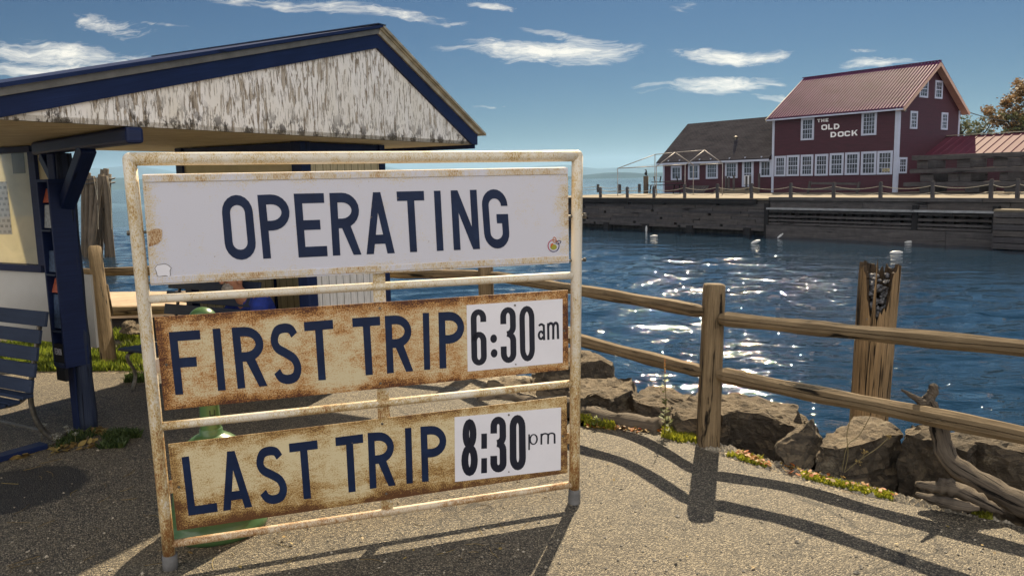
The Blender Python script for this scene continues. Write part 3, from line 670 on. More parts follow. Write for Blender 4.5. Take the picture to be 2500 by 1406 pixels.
# ------------------------------------------------------------------ ferry shelter
TIP = at(1157, 353.5, 7.92); ZS = TIP.z
A0 = gz(2, 292, ZS); G = (TIP-A0); G.z = 0; G.normalize()          # along the gable, away and right
Rr_ = V((-G.y, G.x, 0))                                             # into the roof (away from the viewer, left)
GN = -Rr_                                                           # gable faces this way
def gp(x, y, off=0.0): return onp(x, y, TIP, GN, off)
def shelter():
    t = thing('ferry_shelter', 'open navy and white shelter under a low gabled roof with peeling white gable', 'shelter', gz(735, 955))
    ext = 1.15
    Al = A0-G*.02
    pk = gp(922, 118)
    mb = MB(); prism(mb, [Al-G*.02, TIP, pk], Rr_*.03)
    # low extension to the left where the fascia meets the soffit
    mb.build('gable_panel', MT['gable'], t)
    # fascia boards (navy)
    fo = .022
    def strip(name, px, depth, off, mat, bev=.002):
        mb = MB(); pts = [gp(x, y, off) for x, y in px]; prism(mb, pts, Rr_*depth); return mb.build(name, mat, t, bevel=bev)
    kx = -260
    yb = lambda x: 285+(118-285)*x/922.0          # inner line left board
    yt = lambda x: 236+(84-236)*x/925.0
    strip('fascia', [(kx, yb(kx)+4), (922, 118), (925, 83), (kx, yt(kx))], .045, fo, MT['navy'])
    strip('fascia', [(922, 118), (1153, 352), (1166, 354.5), (1166, 327), (925, 83)], .045, fo, MT['navy'])
    y2 = lambda x: 213+(68-213)*x/930.0
    strip('edge_trim', [(kx, yt(kx)), (925, 83), (929, 70), (kx, y2(kx))], .05, fo+.018, MT['zinc'])
    strip('edge_trim', [(925, 83), (1166, 327), (1178, 327), (929, 70)], .05, fo+.018, MT['alu'])
    y3 = lambda x: 203+(60-203)*x/934.0
    # roof sheets
    D = 2.74
    a = gp(kx, y3(kx), .07); b = gp(936, 60, .07); c = gp(1187, 326, .07); dn = V((0, 0, -.022))
    for (p, q, mt_) in ((a, b, MT['navy']), (b, c, MT['alu'])):  # right slope in pale warm metal to look sunlit, left in navy
        mb = MB(); prism(mb, [p, q, q+Rr_*D, p+Rr_*D], dn); mb.build('roof', mt_, t)
    mb = MB(); k0 = gp(930, 62, .1)
    obox(mb, b+V((0, 0, -.004))+GN*.005-G*.02, b+V((0, 0, -.004))+Rr_*D, .10, .008); mb.build('ridge_cap', MT['slat'], t)
    # second (navy) line under the sheet
    strip('roof_edge', [(kx, y2(kx)), (929, 70), (933, 63), (kx, y3(kx)+3)], .05, fo+.03, MT['navy'])
    strip('roof_edge', [(929, 70), (1178, 327), (1184, 327), (933, 63)], .05, fo+.03, MT['alu'])
    # soffit
    s0 = Al-G*ext; s1 = TIP+G*.0
    mb = MB(); prism(mb, [s0, s1, s1+Rr_*(D-.05), s0+Rr_*(D-.05)], V((0, 0, .03))); mb.build('soffit', MT['soffit'], t)
    # back gable
    mb = MB(); prism(mb, [p+Rr_*(D-.06) for p in (Al-G*.02+V((0, 0, .03)), TIP+V((0, 0, .03)), pk)], Rr_*.03); mb.build('gable_panel', MT['gable'], t)
    # drip edge along right eave
    mb = MB(); obox(mb, TIP+V((0, 0, .012))+G*.01, TIP+Rr_*D+V((0, 0, .012))+G*.01, .02, .10, up=(0, 0, 1)); mb.build('fascia', MT['navy'], t)
    # front-left post, beam, brace
    pb = gz(209, 1045); z1 = ZS-.1
    mb = MB(); k = 14
    tube(mb, [V((pb.x+.028, pb.y, lerp(-.05, z1, i/k))) for i in range(k+1)], [.055*(1+.06*math.sin(i*1.7)) for i in range(k+1)], 14, .05)
    mb.build('post', MT['navy_rough'], t, True)['label'] = 'weathered cracked navy post'
    mb = MB(); obox(mb, V((pb.x-.035, pb.y+.02, -.05)), V((pb.x-.035, pb.y+.02, z1)), .075, .09, up=G); mb.build('post', MT['navy'], t, bevel=.006)
    be = onp(330, 326, gz(347, 309, ZS), GN); be = V((be.x, be.y, ZS-.05)); bs = V((pb.x-.5*Rr_.x*0, pb.y, ZS-.05))
    bd = (V((be.x, be.y, 0))-V((pb.x, pb.y, 0))).normalized()
    mb = MB(); obox(mb, bs-bd*.45, be, .10, .092, up=(0, 0, 1)); mb.build('beam', MT['navy'], t, bevel=.018)
    mb = MB(); q0 = V((pb.x, pb.y, 1.585))+bd*.03; q1 = V((pb.x, pb.y, ZS-.1))+bd*.55
    obox(mb, q0, q1, .085, .095, up=bd.cross(V((0, 0, 1))), ext=.03); mb.build('knee_brace', MT['navy'], t, bevel=.008)
    mb = MB(); q1 = V((pb.x, pb.y, ZS-.1))-bd*.32; obox(mb, V((pb.x, pb.y, 1.72))-bd*.03, q1, .075, .08, up=bd.cross(V((0, 0, 1)))); mb.build('knee_brace', MT['navy'], t, bevel=.008)
    # booth at the right end
    c0 = gz(726, 339, ZS); c0 = V((c0.x-.07, c0.y+.34, 0)); wr = .98; wl = 1.52
    w = (gz(905, 350, ZS)-gz(726, 339, ZS)); wr = w.dot(G)
    w = (gz(424, 357, ZS)-gz(726, 339, ZS)); wl = w.dot(Rr_)
    c1 = c0+G*wr; c2 = c0+Rr_*wl; c3 = c1+Rr_*wl; H = ZS-.004
    for c, ww in ((c0, .11), (c1, .075), (c2, .085), (c3, .085)):
        mb = MB(); cc = c+(G*.0); obox(mb, cc+V((0, 0, -.05)), cc+V((0, 0, H)), ww, ww, up=G); mb.build('corner_post', MT['navy'], t, bevel=.005)
    for a_, b_ in ((c0, c1), (c0, c2), (c1, c3), (c2, c3)):
        dd = (b_-a_).normalized()
        mb = MB(); obox(mb, a_+V((0, 0, H-.07))+dd*.058, b_+V((0, 0, H-.07))-dd*.045, .05, .13, up=(0, 0, 1)); mb.build('top_beam', MT['navy'], t, bevel=.004)
    def wall(name, a_, b_, z0, z1_, m, lab=None, o=0.0):
        dd = (b_-a_).normalized(); nn = dd.cross(V((0, 0, 1))); a_ = a_+dd*.05+nn*o; b_ = b_-dd*.04+nn*o
        mb = MB(); L = (b_-a_).length
        pts = [a_+V((0, 0, z0)), b_+V((0, 0, z0)), b_+V((0, 0, z1_)), a_+V((0, 0, z1_))]
        th_ = nn*.02
        u = [(0, z0), (L, z0), (L, z1_), (0, z1_)]
        mb.add([p-th_ for p in pts]+[p+th_ for p in pts], [(0, 1, 2, 3), (7, 6, 5, 4), (0, 4, 5, 1), (1, 5, 6, 2), (2, 6, 7, 3), (3, 7, 4, 0)], [u, u[::-1]]+[[(0, 0)]*4]*4)
        o_ = mb.build(name, m, t)
        if lab: o_['label'] = lab
        return o_
    wall('wall_panel', c0, c1, 1.3, H-.135, MT['boards'], 'cream upper boards'); wall('wall_panel', c0, c1, .03, 1.28, MT['boards_white'], 'peeling white lower boards')
    wall('wall_panel', c1, c3, .03, H-.135, MT['boards']); wall('wall_panel', c2, c3, .03, .95, MT['boards']); wall('wall_panel', c2, c3, 1.0, H-.135, MT['cream'])
    mb = MB(); obox(mb, c2+V((0, 0, .975))+G*.05, c3+V((0, 0, .975))-G*.05, .06, .05, up=(0, 0, 1)); mb.build('middle_rail', MT['navy'], t)
    # upper glazed board on the bench side
    wall('upper_board', c0, c2, 1.52, H-.135, MT['cream'], 'cream board above the bench')
    mb = MB(); obox(mb, c0+V((0, 0, 1.50))+Rr_*.058, c2+V((0, 0, 1.50))-Rr_*.045, .05, .05, up=(0, 0, 1)); mb.build('middle_rail', MT['navy'], t)
    return t, pb, bd, c0, c2
shelter_root, PB, BD, BC0, BC2 = shelter()

def notice_board():
    # glazed notice board behind the front post
    q = at(235, 700, 5.98); q = V((q.x, q.y, 0)); nn = Rr_.cross(V((0, 0, 1)))
    n = nn if nn.dot(V((0, -1, 0))) > 0 else -nn
    B = lambda x, y, o=0.0: onp(x, y, q, n, o)
    t = thing('notice_board', 'glazed notice board in a navy frame above a scuffed white panel', 'notice board', (q.x-.6, q.y+.35, 0))
    def slab(name, pts, th_, o, m, lab=None):
        mb = MB(); P_ = [B(x, y, o) for x, y in pts]; prism(mb, P_, -n*th_); ob = mb.build(name, m, t, bevel=.002)
        if lab: ob['label'] = lab
        return ob
    L = -330
    ln = lambda a, b, x: a[1]+(b[1]-a[1])*(x-a[0])/(b[0]-a[0])
    top = lambda x: ln((0, 352), (128, 362), x)-4 if False else None
    zt = ZS-.006
    def bz(x, z, o=0.0):
        p = B(x, 500, o); r = ray(x, 500); return V((p.x, p.y, z))
    zb = B(95, 655).z
    def hb(name, x0, x1, z0, z1_, th_, o, m, lab=None):
        a, b = bz(x0, 0, o), bz(x1, 0, o); mb = MB()
        prism(mb, [V((a.x, a.y, z0)), V((b.x, b.y, z0)), V((b.x, b.y, z1_)), V((a.x, a.y, z1_))], -n*th_); ob = mb.build(name, m, t, bevel=.002)
        if lab: ob['label'] = lab
        return ob
    hb('back_board', L, 204, .50, zb-.03, .02, 0, MT['gable'] if False else MT['lowboard'], 'scuffed white lower panel')
    hb('display_back', L, 84, zb+.02, zt-.04, .01, -.05, MT['display'])
    hb('frame_bar', L, 84, zb-.03, zb+.025, .08, .03, MT['navy']); hb('frame_bar', L, 84, zt-.045, zt, .08, .03, MT['navy'])
    hb('frame_bar', 78, 94, zb+.025, zt-.045, .08, .03, MT['navy'])
    hb('glass_pane', L, 78, zb+.025, zt-.045, .004, .0, MT['paneglass'])
    hb('side_board', 94, 130, .9, zt, .04, .0, MT['cream'], 'narrow cream upright board')
    hb('support_post', 130, 150, 0, zt, .07, -.03, MT['navy'])
    # pinned timetable sheet and leaflets behind the glass
    for (x0, x1, z0, z1_, m) in ((-60, 22, 1.35, 1.78, 'sheet'), (-140, -75, 1.4, 1.8, 'sheet'), (40, 70, 1.84, 2.0, 'paper_dark')):
        hb('paper_sheet', x0, x1, z0, z1_, .002, -.045, MT[m])
def extra_mats():
    m, nt, b = newmat('scuffed_white_board'); v = coords(nt, 'Object', (2, 2, 5)); f = noi(nt, v, 4, 9, .72, 1.5)
    g = noi(nt, coords(nt, 'Object', (1, 1, 1)), 1.5, 4, .6)
    k = ramp(nt, math_(nt, 'ADD', f, math_(nt, 'MULTIPLY', g, .25)), [(.40, .8), (.425, 0.0)])
    col = mix(nt, k, ramp(nt, g, [(.3, (.5, .49, .45)), (.7, (.62, .61, .58))]), (.10, .085, .07)); nt.links.new(col, b.inputs['Base Color']); MT['lowboard'] = m
    m, nt, b = newmat('faded_display'); f = noi(nt, coords(nt, 'Object', (1, 1, 1.5)), 2.5, 6, .65, .8)
    nt.links.new(ramp(nt, f, [(.3, (.45, .46, .4)), (.55, (.66, .65, .54)), (.75, (.78, .74, .6))]), b.inputs['Base Color']); b.inputs['Roughness'].default_value = .6
    tr = nt.nodes.new('ShaderNodeBsdfTranslucent'); tr.inputs['Color'].default_value = (.75, .70, .52, 1); ms = nt.nodes.new('ShaderNodeMixShader'); ms.inputs[0].default_value = .5; nt.links.new(b.outputs[0], ms.inputs[1]); nt.links.new(tr.outputs[0], ms.inputs[2]); nt.links.new(ms.outputs[0], nt.nodes['Material Output'].inputs[0]); MT['display'] = m
    m, nt, b = newmat('board_glass'); b.inputs['Base Color'].default_value = (.9, .95, .95, 1); b.inputs['Roughness'].default_value = .05
    tr = nt.nodes.new('ShaderNodeBsdfTransparent'); gl = nt.nodes.new('ShaderNodeBsdfGlossy'); gl.inputs['Roughness'].default_value = .03
    fr = nt.nodes.new('ShaderNodeLayerWeight'); fr.inputs[0].default_value = .5; ms = nt.nodes.new('ShaderNodeMixShader')
    nt.links.new(math_(nt, 'ADD', math_(nt, 'MULTIPLY', math_(nt, 'POWER', fr.outputs[1], 4.0), .6), .03), ms.inputs[0]); nt.links.new(tr.outputs[0], ms.inputs[1]); nt.links.new(gl.outputs[0], ms.inputs[2]); nt.links.new(ms.outputs[0], nt.nodes['Material Output'].inputs[0]); MT['paneglass'] = m
    m, nt, b = newmat('printed_sheet'); br = nd(nt, 'TexBrick', i_Scale=1.0); nt.links.new(coords(nt, 'Object', (1, 1, 1), (PI/2, 0, 0)), br.inputs['Vector'])
    br.inputs['Brick Width'].default_value = .06; br.inputs['Row Height'].default_value = .045; br.inputs['Mortar Size'].default_value = .012
    br.inputs['Color1'].default_value = (.22, .22, .2, 1); br.inputs['Color2'].default_value = (.38, .37, .33, 1); br.inputs['Mortar'].default_value = (.5, .49, .44, 1)
    nt.links.new(br.outputs[0], b.inputs['Base Color']); MT['sheet'] = m
    MT['paper_dark'] = plain('dark_paper', (.12, .11, .08), .6)
extra_mats()
notice_board()

def brochure_rack():
    c1 = at(139, 670, 5.42); c2 = at(199, 670, 5.56); z1 = at(115, 438, 5.45).z; z0 = at(137, 898, 5.45).z
    a = V((c1.x, c1.y, 0)); g = V((c2.x-c1.x, c2.y-c1.y, 0)); W = g.length; g.normalize(); r = V((-g.y, g.x, 0)); Dp = .16
    t = thing('brochure_rack', 'tall narrow navy brochure rack fixed beside the weathered post', 'brochure rack', a+V((0, 0, z0)))
    def pl(name, p, q, w, m, z0_=z0, z1_=z1):
        mb = MB(); prism(mb, [V((p.x, p.y, z0_)), V((q.x, q.y, z0_)), V((q.x, q.y, z1_)), V((p.x, p.y, z1_))], w); return mb.build(name, m, t, bevel=.003)
    pl('side_panel', a, a+g*W, r*.018, MT['navy']); pl('side_panel', a+r*Dp, a+r*Dp+g*W, -r*.018, MT['navy'])
    pl('back_panel', a+g*W+r*.018, a+g*W+r*(Dp-.018), -g*.015, MT['navy'])
    for z in (z0, z1-.018):
        mb = MB(); p = a+r*.018; q = a+r*(Dp-.018); prism(mb, [V((p.x, p.y, z)), V((q.x, q.y, z)), V((q.x, q.y, z))+g*(W-.015), V((p.x, p.y, z))+g*(W-.015)], V((0, 0, .018))); mb.build('end_panel', MT['navy'], t)
    rows = [(468, 'paper_red', 'paper_white'), (582, 'dark', 'paper_blue'), (690, 'paper_red', 'paper_blue'), (828, 'dark', 'paper_blue')]
    for i, (y, m1, m2) in enumerate(rows):
        zt = at(115, y, 5.45).z; zl = at(115, (rows+[(895, 0, 0)])[i+1][0]-14 if i < 3 else 893, 5.45).z
        mb = MB(); p = a+r*.022+g*.004; q = a+r*(Dp-.022)+g*.004
        obox(mb, V((p.x, p.y, zl+.012)), V((q.x, q.y, zl+.012)), .02, .012, up=(0, 0, 1)); mb.build('pocket_lip', MT['slat'], t)
        if i != 1 or True:
            mb = MB(); pz = lerp(zl, zt, .12); 
            prism(mb, [V((p.x, p.y, zl+.03))+g*.015, V((q.x, q.y, zl+.03))+g*.015, V((q.x, q.y, zt-.09))+g*.03, V((p.x, p.y, zt-.09))+g*.03], g*.012); lf = mb.build('leaflets', MT[m2], t)
            if m1 != 'dark':
                mb = MB(); prism(mb, [V((p.x, p.y, zt-.075))+g*.02, V((q.x, q.y, zt-.075))+g*.02, V((q.x, q.y, zt+.02))+g*.05, V((p.x, p.y, zt+.02))+g*.05], g*.012); mb.build('leaflets', MT[m1], t)['label'] = 'red leaflets'
    # pale heading letters on the lowest booklet
    mb = MB(); zt = at(120, 852, 5.45).z
    p = a+r*.03; hw = .045; xs = Dp-.06
    for i, ch in enumerate('VERMON'):
        for li, lay in enumerate(glyph(ch)):
            for pg in lay:
                pts = [a+r*(.04+(i+u*.8)*(xs/6.3))*1.0+g*(-.0006*li-.001)+V((0, 0, zt-vv*hw)) for u, vv in pg]
                pts = [a+r*(Dp-(.03+(i+u*.8)*(xs/6.3)))-g*(.002+.0003*li)+V((0, 0, zt-vv*hw)) for u, vv in pg]
                poly(mb, pts)
    bk = MB(); obox(bk, V((a.x, a.y, zt-.1))+r*.022+g*.012, V((a.x, a.y, zt-.1))+r*(Dp-.022)+g*.012, .022, .26, up=(0, 0, 1)); b = bk.build('booklet', MT['dark'], t); mb.build('heading', MT['card'], b)
brochure_rack()

def bench(o, r, g, length, name_label, group=None, with_back=True, legs=(0.12,), lat=0):
    "o: right end of the back on the ground, r: along the bench, g: towards its front"
    t = thing('park_bench', name_label, 'bench', o, 'slatted navy benches by the shelter')
    prof = [(.00, .86, .10), (.035, .745, .09), (.065, .635, .09), (.09, .53, .09), (.12, .43, .085)]
    for (d, z, w) in prof:
        p = o+g*d+V((0, 0, z)); sh = 0
        mb = MB(); obox(mb, p+r*.03*(0 if z > .8 else 1), p+r*length, .022, w, up=V((0, 0, 1))+g*-.22); mb.build('backrest_slat', MT['slat'], t, bevel=.004)
    for i, (d, z) in enumerate(((.16, .372), (.25, .352), (.34, .35), (.43, .356), (.52, .36))):
        p = o+g*d+V((0, 0, z)); mb = MB(); obox(mb, p+r*.02, p+r*length, .075, .022, up=V((0, 0, 1))); mb.build('seat_slat', MT['slat'], t, bevel=.004)
    for l in (.10, length-.12):
        q = o+r*l
        pts = [q-g*.02+V((0, 0, .86)), q+g*.04+V((0, 0, .62)), q+g*.085+V((0, 0, .45)), q+g*.10+V((0, 0, .30)), q+g*.07+V((0, 0, .16)), q-g*.0+V((0, 0, .05)), q-g*.12+V((0, 0, .012))]
        mb = MB(); tube(mb, cr([p-g*.0 for p in pts], 5), .014, 8, prof=[(-1.6, -.4), (1.6, -.4), (1.6, .4), (-1.6, .4)]); mb.build('leg', MT['iron'], t, True)
        pts = [q+g*.09+V((0, 0, .40)), q+g*.2+V((0, 0, .325)), q+g*.48+V((0, 0, .34)), q+g*.56+V((0, 0, .30)), q+g*.5+V((0, 0, .15)), q+g*.54+V((0, 0, .012))]
        mb = MB(); tube(mb, cr(pts, 5), .013, 8, prof=[(-1.6, -.4), (1.6, -.4), (1.6, .4), (-1.6, .4)]); mb.build('leg', MT['iron'], t, True)
    mb = MB(); obox(mb, o+r*.1+g*.04+V((0, 0, .10)), o+r*(length-.1)+g*.04+V((0, 0, .10)), .03, .008, up=(0, 0, 1)); mb.build('stretcher', MT['iron'], t)
    return t
ob = at(106, 700, 5.2); ob = V((ob.x, ob.y, 0))
bench(ob, Rr_, -G, 1.7, 'slatted grey-navy bench at the left edge beside the brochure rack')
ob2 = at(333, 800, 7.15); ob2 = V((ob2.x, ob2.y, 0))+GN*1.45-G*.12
BEN2 = ob2
bench(ob2+G*.25, Rr_, -G, 1.12, 'navy bench in front of the booth, mostly behind the timetable sign')

# ------------------------------------------------------------------ seated person
def skinned(name, joints, edges, mat, parent, root=0, sub=2):
    me = bpy.data.meshes.new(name); me.from_pydata([tuple(j[0]) for j in joints], edges, [])
    o = bpy.data.objects.new(name, me); C.objects.link(o); me.materials.append(mat)
    sk = o.modifiers.new('skin', 'SKIN'); sk.use_smooth_shade = True
    for i, j in enumerate(joints):
        r = j[1]; r = r if hasattr(r, '__len__') else (r, r)
        me.skin_vertices[0].data[i].radius = r; me.skin_vertices[0].data[i].use_root = (i == root)
    s = o.modifiers.new('sub', 'SUBSURF'); s.levels = sub; s.render_levels = sub
    par(o, parent); return o
def person():
    c = at(585, 745, 6.62); base = V((c.x, c.y, 0)); f = (-G*.8+GN*-.0+V((-.25, 0, 0))).normalized(); s = V((-f.y, f.x, 0)) * -1
    t = thing('person', 'hunched bearded person in a blue jacket sitting on the bench, looking down', 'person', base-f*.1)
    P = lambda a, b, z: base+f*a+s*b+V((0, 0, z))
    # 0 pelvis 1 spine 2 chest 3 neck 4 head
    J = [(P(-.22, 0, .43), (.15, .12)), (P(-.20, 0, .56), .125), (P(-.12, 0, .70), (.155, .12)), (P(-.02, 0, .80), .055), (P(.035, 0, .86), .062), (P(.045, 0, .93), .088), (P(.03, 0, 1.0), .075)]
    E = [(0, 1), (1, 2), (2, 3), (3, 4), (4, 5), (5, 6)]
    def chain(start, pts):
        k = start
        for p in pts: J.append(p); E.append((k, len(J)-1)); k = len(J)-1
        return k
    for sd in (-1, 1):
        chain(0, [(P(-.16, sd*.10, .42), .085), (P(.20, sd*.15, .44), .062), (P(.24, sd*.15, .40), .058), (P(.22, sd*.15, .12), .042), (P(.23, sd*.15, .07), .04), (P(.36, sd*.16, .035), (.04, .028))])
        w = chain(2, [(P(-.10, sd*.17, .745), .062), (P(-.02, sd*.23, .60), .05), (P(.10, sd*.21, .52), .042), (P(.22, sd*.13, .53), .03), (P(.27, sd*.10, .525), (.036, .018))])
        for k in range(4):
            y = sd*.10+(k-1.5)*.019; ln = [.06, .07, .066, .052][k]
            chain(w, [(P(.30, y, .524), .0095), (P(.30+ln*.6, y, .518), .0085), (P(.30+ln, y, .503), .0075)])
        chain(w, [(P(.275, sd*.10-sd*.035, .52), .010), (P(.305, sd*.10-sd*.05, .512), .009)])
    b = skinned('body', J, E, MT['skin'], t)
    # face: nose, brow, ears as small parts
    hc = P(.055, 0, .93)
    # jacket, trousers
    J2 = [(P(-.215, 0, .44), (.175, .14)), (P(-.20, 0, .56), .15), (P(-.125, 0, .70), (.185, .145)), (P(-.045, 0, .785), .10), (P(-.02, 0, .80), .078)]
    E2 = [(0, 1), (1, 2), (2, 3), (3, 4)]
    for sd in (-1, 1):
        i = len(J2); J2 += [(P(-.10, sd*.17, .745), .082), (P(-.02, sd*.235, .60), .068), (P(.10, sd*.215, .525), .058), (P(.20, sd*.14, .53), .046)]; E2 += [(2, i), (i, i+1), (i+1, i+2), (i+2, i+3)]
    skinned('jacket', J2, E2, MT['jacket'], t)
    J3 = [(P(-.22, 0, .43), (.165, .12))]; E3 = []
    for sd in (-1, 1):
        i = len(J3); J3 += [(P(-.16, sd*.10, .425), .1), (P(.20, sd*.15, .445), .078), (P(.245, sd*.15, .40), .074), (P(.22, sd*.15, .10), .06)]; E3 += [(0, i), (i, i+1), (i+1, i+2), (i+2, i+3)]
    skinned('trousers', J3, E3, MT['trouser'], t)
    def blob(name, c_, r, m, sq=(1, 1, 1), noise_=.0):
        bm = bmesh.new(); bmesh.ops.create_icosphere(bm, subdivisions=3, radius=1); mb = MB()
        for v in bm.verts:
            q = v.co*(1+noise_*noise.noise(v.co*3)); v.co = q
        mb.add([c_+f*v.co.y*r*sq[1]+s*v.co.x*r*sq[0]+V((0, 0, v.co.z*r*sq[2])) for v in bm.verts], [[v.index for v in ff.verts] for ff in bm.faces]); bm.free()
        return mb.build(name, m, t, True)
    blob('hair', P(.0, 0, 1.0), .10, MT['hair'], (.88, .98, .66), .2)
    blob('beard', P(.095, 0, .865), .055, MT['hair'], (1.1, .8, .9), .4)
    blob('nose', P(.145, 0, .925), .016, MT['skin'], (.8, 1.3, 1.2))
    for sd in (-1, 1):
        blob('ear', P(.035, sd*.088, .93), .024, MT['skin'], (.35, .8, 1.2)); blob('eye', P(.125, sd*.032, .945), .011, MT['dark'], (1.2, .6, .6))
        blob('shoe', P(.34, sd*.158, .04), .055, MT['shoe'], (.85, 2.1, .75))
person()

# ------------------------------------------------------------------ green ash receptacle
def receptacle():
    b = gz(533, 1287); b.z = 0
    t = thing('ash_receptacle', 'green plastic ash receptacle with round knob, thin neck and flared base behind the sign', 'ash receptacle', b)
    mb = MB()
    lathe(mb, b, [(.0, .0), (.225, .0), (.238, .012), (.242, .03), (.236, .05), (.222, .062), (.217, .08), (.216, .12), (.205, .15), (.2, .19), (.198, .24), (.186, .30), (.17, .36), (.15, .41), (.128, .445), (.10, .470), (.07, .487), (.055, .492), (.055, .515), (.05, .52)], 48)
    mb.build('base', MT['green'], t, True)
    mb = MB(); lathe(mb, b, [(.05, .515), (.047, .60), (.044, .75), (.043, .90), (.048, .97), (.056, .985), (.056, 1.0), (.04, 1.01)], 32); mb.build('neck', MT['green'], t, True)
    mb = MB(); pr = [(.0001+.067*math.sin(PI*i/18), 1.062-.062*math.cos(PI*i/18)) for i in range(19)]; lathe(mb, b, pr, 32); mb.build('knob', MT['green'], t, True)
    # latch recess on the neck
    d = (CAM-b); d.z = 0; d.normalize(); sd = d.cross(V((0, 0, 1)))
    mb = MB(); c = b+d*.0475+V((0, 0, .60))+sd*-.012
    for q in ribbon([(-.011, .0), (-.011, .026), (.011, .026), (.011, .0)], .004, .004): poly(mb, [c+d*.002+sd*-u+V((0, 0, -v_+.02)) for u, v_ in q])
    mb.build('latch', MT['dark'], t)
receptacle()

# ------------------------------------------------------------------ split rail fence
def rail(t, pts, r0, r1=None, nm='rail'):
    P_ = cr(pts, 9); k = len(P_); r1 = r1 or r0; ph = R.random()*6
    rad = [lerp(r0, r1, i/(k-1))*(1+.08*math.sin(i*.6+ph)+R.uniform(-.02, .02))*(1-.35*(1 if i in (0, k-1) else 0)) for i in range(k)]
    prof = [(-.95, -.55), (-.35, -.95), (.55, -.9), (1.0, -.35), (.98, .0), (.97, .04), (.62, .08), (.95, .12), (.97, .16), (.85, .6), (.25, 1.0), (-.55, .85), (-.97, .22), (-.99, .12), (-.98, .08), (-.62, .04), (-.98, .0), (-1.0, -.04)]
    deep = {6, 15}; mv = {4, 5, 6, 7, 8, 13, 14, 15, 16, 17}
    mb = MB(); n = len(prof); tube(mb, P_, rad, prof=[(a*(1+R.uniform(-.03, .03)), b) for a, b in prof], jit=.01)
    q = R.random()*50
    for i in range(k):
        up = V((0, 0, 1)); sh = noise.noise(V((i*.16+q, 0, 0)))*.22*rad[i]; op = max(0.0, min(1.0, .6+1.4*noise.noise(V((i*.21, q, 3)))))
        for j in mv: mb.v[i*n+j] += up*sh
        for j in deep: mb.v[i*n+j] = mb.v[i*n+j].lerp((mb.v[i*n+j-1]+mb.v[i*n+j+1])/2, 1-op)
    return mb.build(nm, MT['fence'], t, False)
def post(t, b, tp, w, nm='post'):
    b, tp = V(b), V(tp); mb = MB(); k = 10
    n = 20; prof = []
    for i in range(n):
        a = 2*PI*i/n; c_, s_ = math.cos(a), math.sin(a); m = max(abs(c_), abs(s_)); rr = 1/m; rr = min(rr, 1.22); prof.append((c_*rr*(1+R.uniform(-.03, .03)), s_*rr*(1+R.uniform(-.03, .03))))
    ax = (tp-b).normalized()
    pts = [b.lerp(tp, i/k) for i in range(k)]+[tp-ax*.012, tp]
    rad = [w*(1.06-.10*i/k+R.uniform(-.012, .012)) for i in range(k)]+[w*.96, w*.84]
    tube(mb, pts, rad, prof=prof, jit=.01); return mb.build(nm, MT['fence'], t, True)
P1 = gz(1727, 1082); P1t = at(1744, 693, P1.y+.03)
P0t = at(1185, 640, 7.35); P0 = V((P0t.x, P0t.y, -.05)); P0t = V((P0.x, P0.y, 1.0))
fdir = (V((P1.x, P1.y, 0))-V((P0.x, P0.y, 0))).normalized()
R2t = at(2500, 848, 3.75); R2b = at(2500, 1062, 3.77)
P2 = V((R2t.x, R2t.y, 0))+(V((R2t.x, R2t.y, 0))-V((P1.x, P1.y, 0))).normalized()*.75; 
PM = at(700, 700, 8.25); PM = V((PM.x, PM.y, 0)); PL = at(225, 700, 8.75); PL = V((PL.x, PL.y, 0)); PLL = PL+V((-2.6, .6, 0))
FENCE = thing('split_rail_fence', 'weathered split-rail fence along the path edge beside the water', 'fence', P1)
post(FENCE, V((P1.x, P1.y, -.1)), P1t, .062)
post(FENCE, P0, P0t, .07); post(FENCE, V((P2.x, P2.y, -.1)), V((P2.x, P2.y, 1.0)), .07)
post(FENCE, V((PM.x, PM.y, -.1)), V((PM.x, PM.y, 1.0)), .07); post(FENCE, V((PLL.x, PLL.y, -.1)), V((PLL.x, PLL.y, 1.05)), .07)
e1, e0 = P1, V((P0.x, P0.y, 0))
# rails right of the main post
a = at(1758, 777.5, P1.y-.03); b = at(2130, 814.5, 4.29); c = at(2500, 850, 3.75); rail(FENCE, [a, at(1930, 794.5, 4.65), b, c, V((P2.x, P2.y, c.z-.01))], .045)
a = at(1752, 912, P1.y-.03); b = at(2130, 987.5, 4.29); c = at(2500, 1062, 3.77); rail(FENCE, [a, at(1930, 949, 4.65), b, c, V((P2.x, P2.y, c.z-.02))], .048)
# rails from the main post to the next, behind the sign
a = at(1722, 762, P1.y+.02); b = at(1430, 711, 6.02); c = at(1195, 672, 7.3); rail(FENCE, [a, at(1580, 736.5, 5.55), b, c], .043)
a = at(1718, 908, P1.y+.02); b = at(1430, 834, 6.02); c = at(1195, 770, 7.3); rail(FENCE, [a, at(1580, 873.5, 5.55), b, c], .045)
zr = at(1195, 672, 7.3).z
for (z, z2, z3) in ((zr, .83, .80), (.43, .42, .36)):
    rail(FENCE, [V((P0.x, P0.y, z)), V((lerp(P0.x, PM.x, .5), lerp(P0.y, PM.y, .5)+.02, (z+z2)/2-.01)), V((PM.x, PM.y, z2))], .045)
    rail(FENCE, [V((PM.x, PM.y, z2)), V((lerp(PL.x, PM.x, .5), lerp(PL.y, PM.y, .5), (z3+z2)/2+.01)), V((PL.x, PL.y, z3))], .05)
    rail(FENCE, [V((PL.x, PL.y, z3)), V((lerp(PL.x, PLL.x, .5), lerp(PL.y, PLL.y, .5), z3)), V((PLL.x, PLL.y, z3))], .05)
lb = gz(268, 893); post(FENCE, V((lb.x, lb.y, -.08)), at(231, 608, 8.6), .068)['label'] = 'grey post leaning to the left'
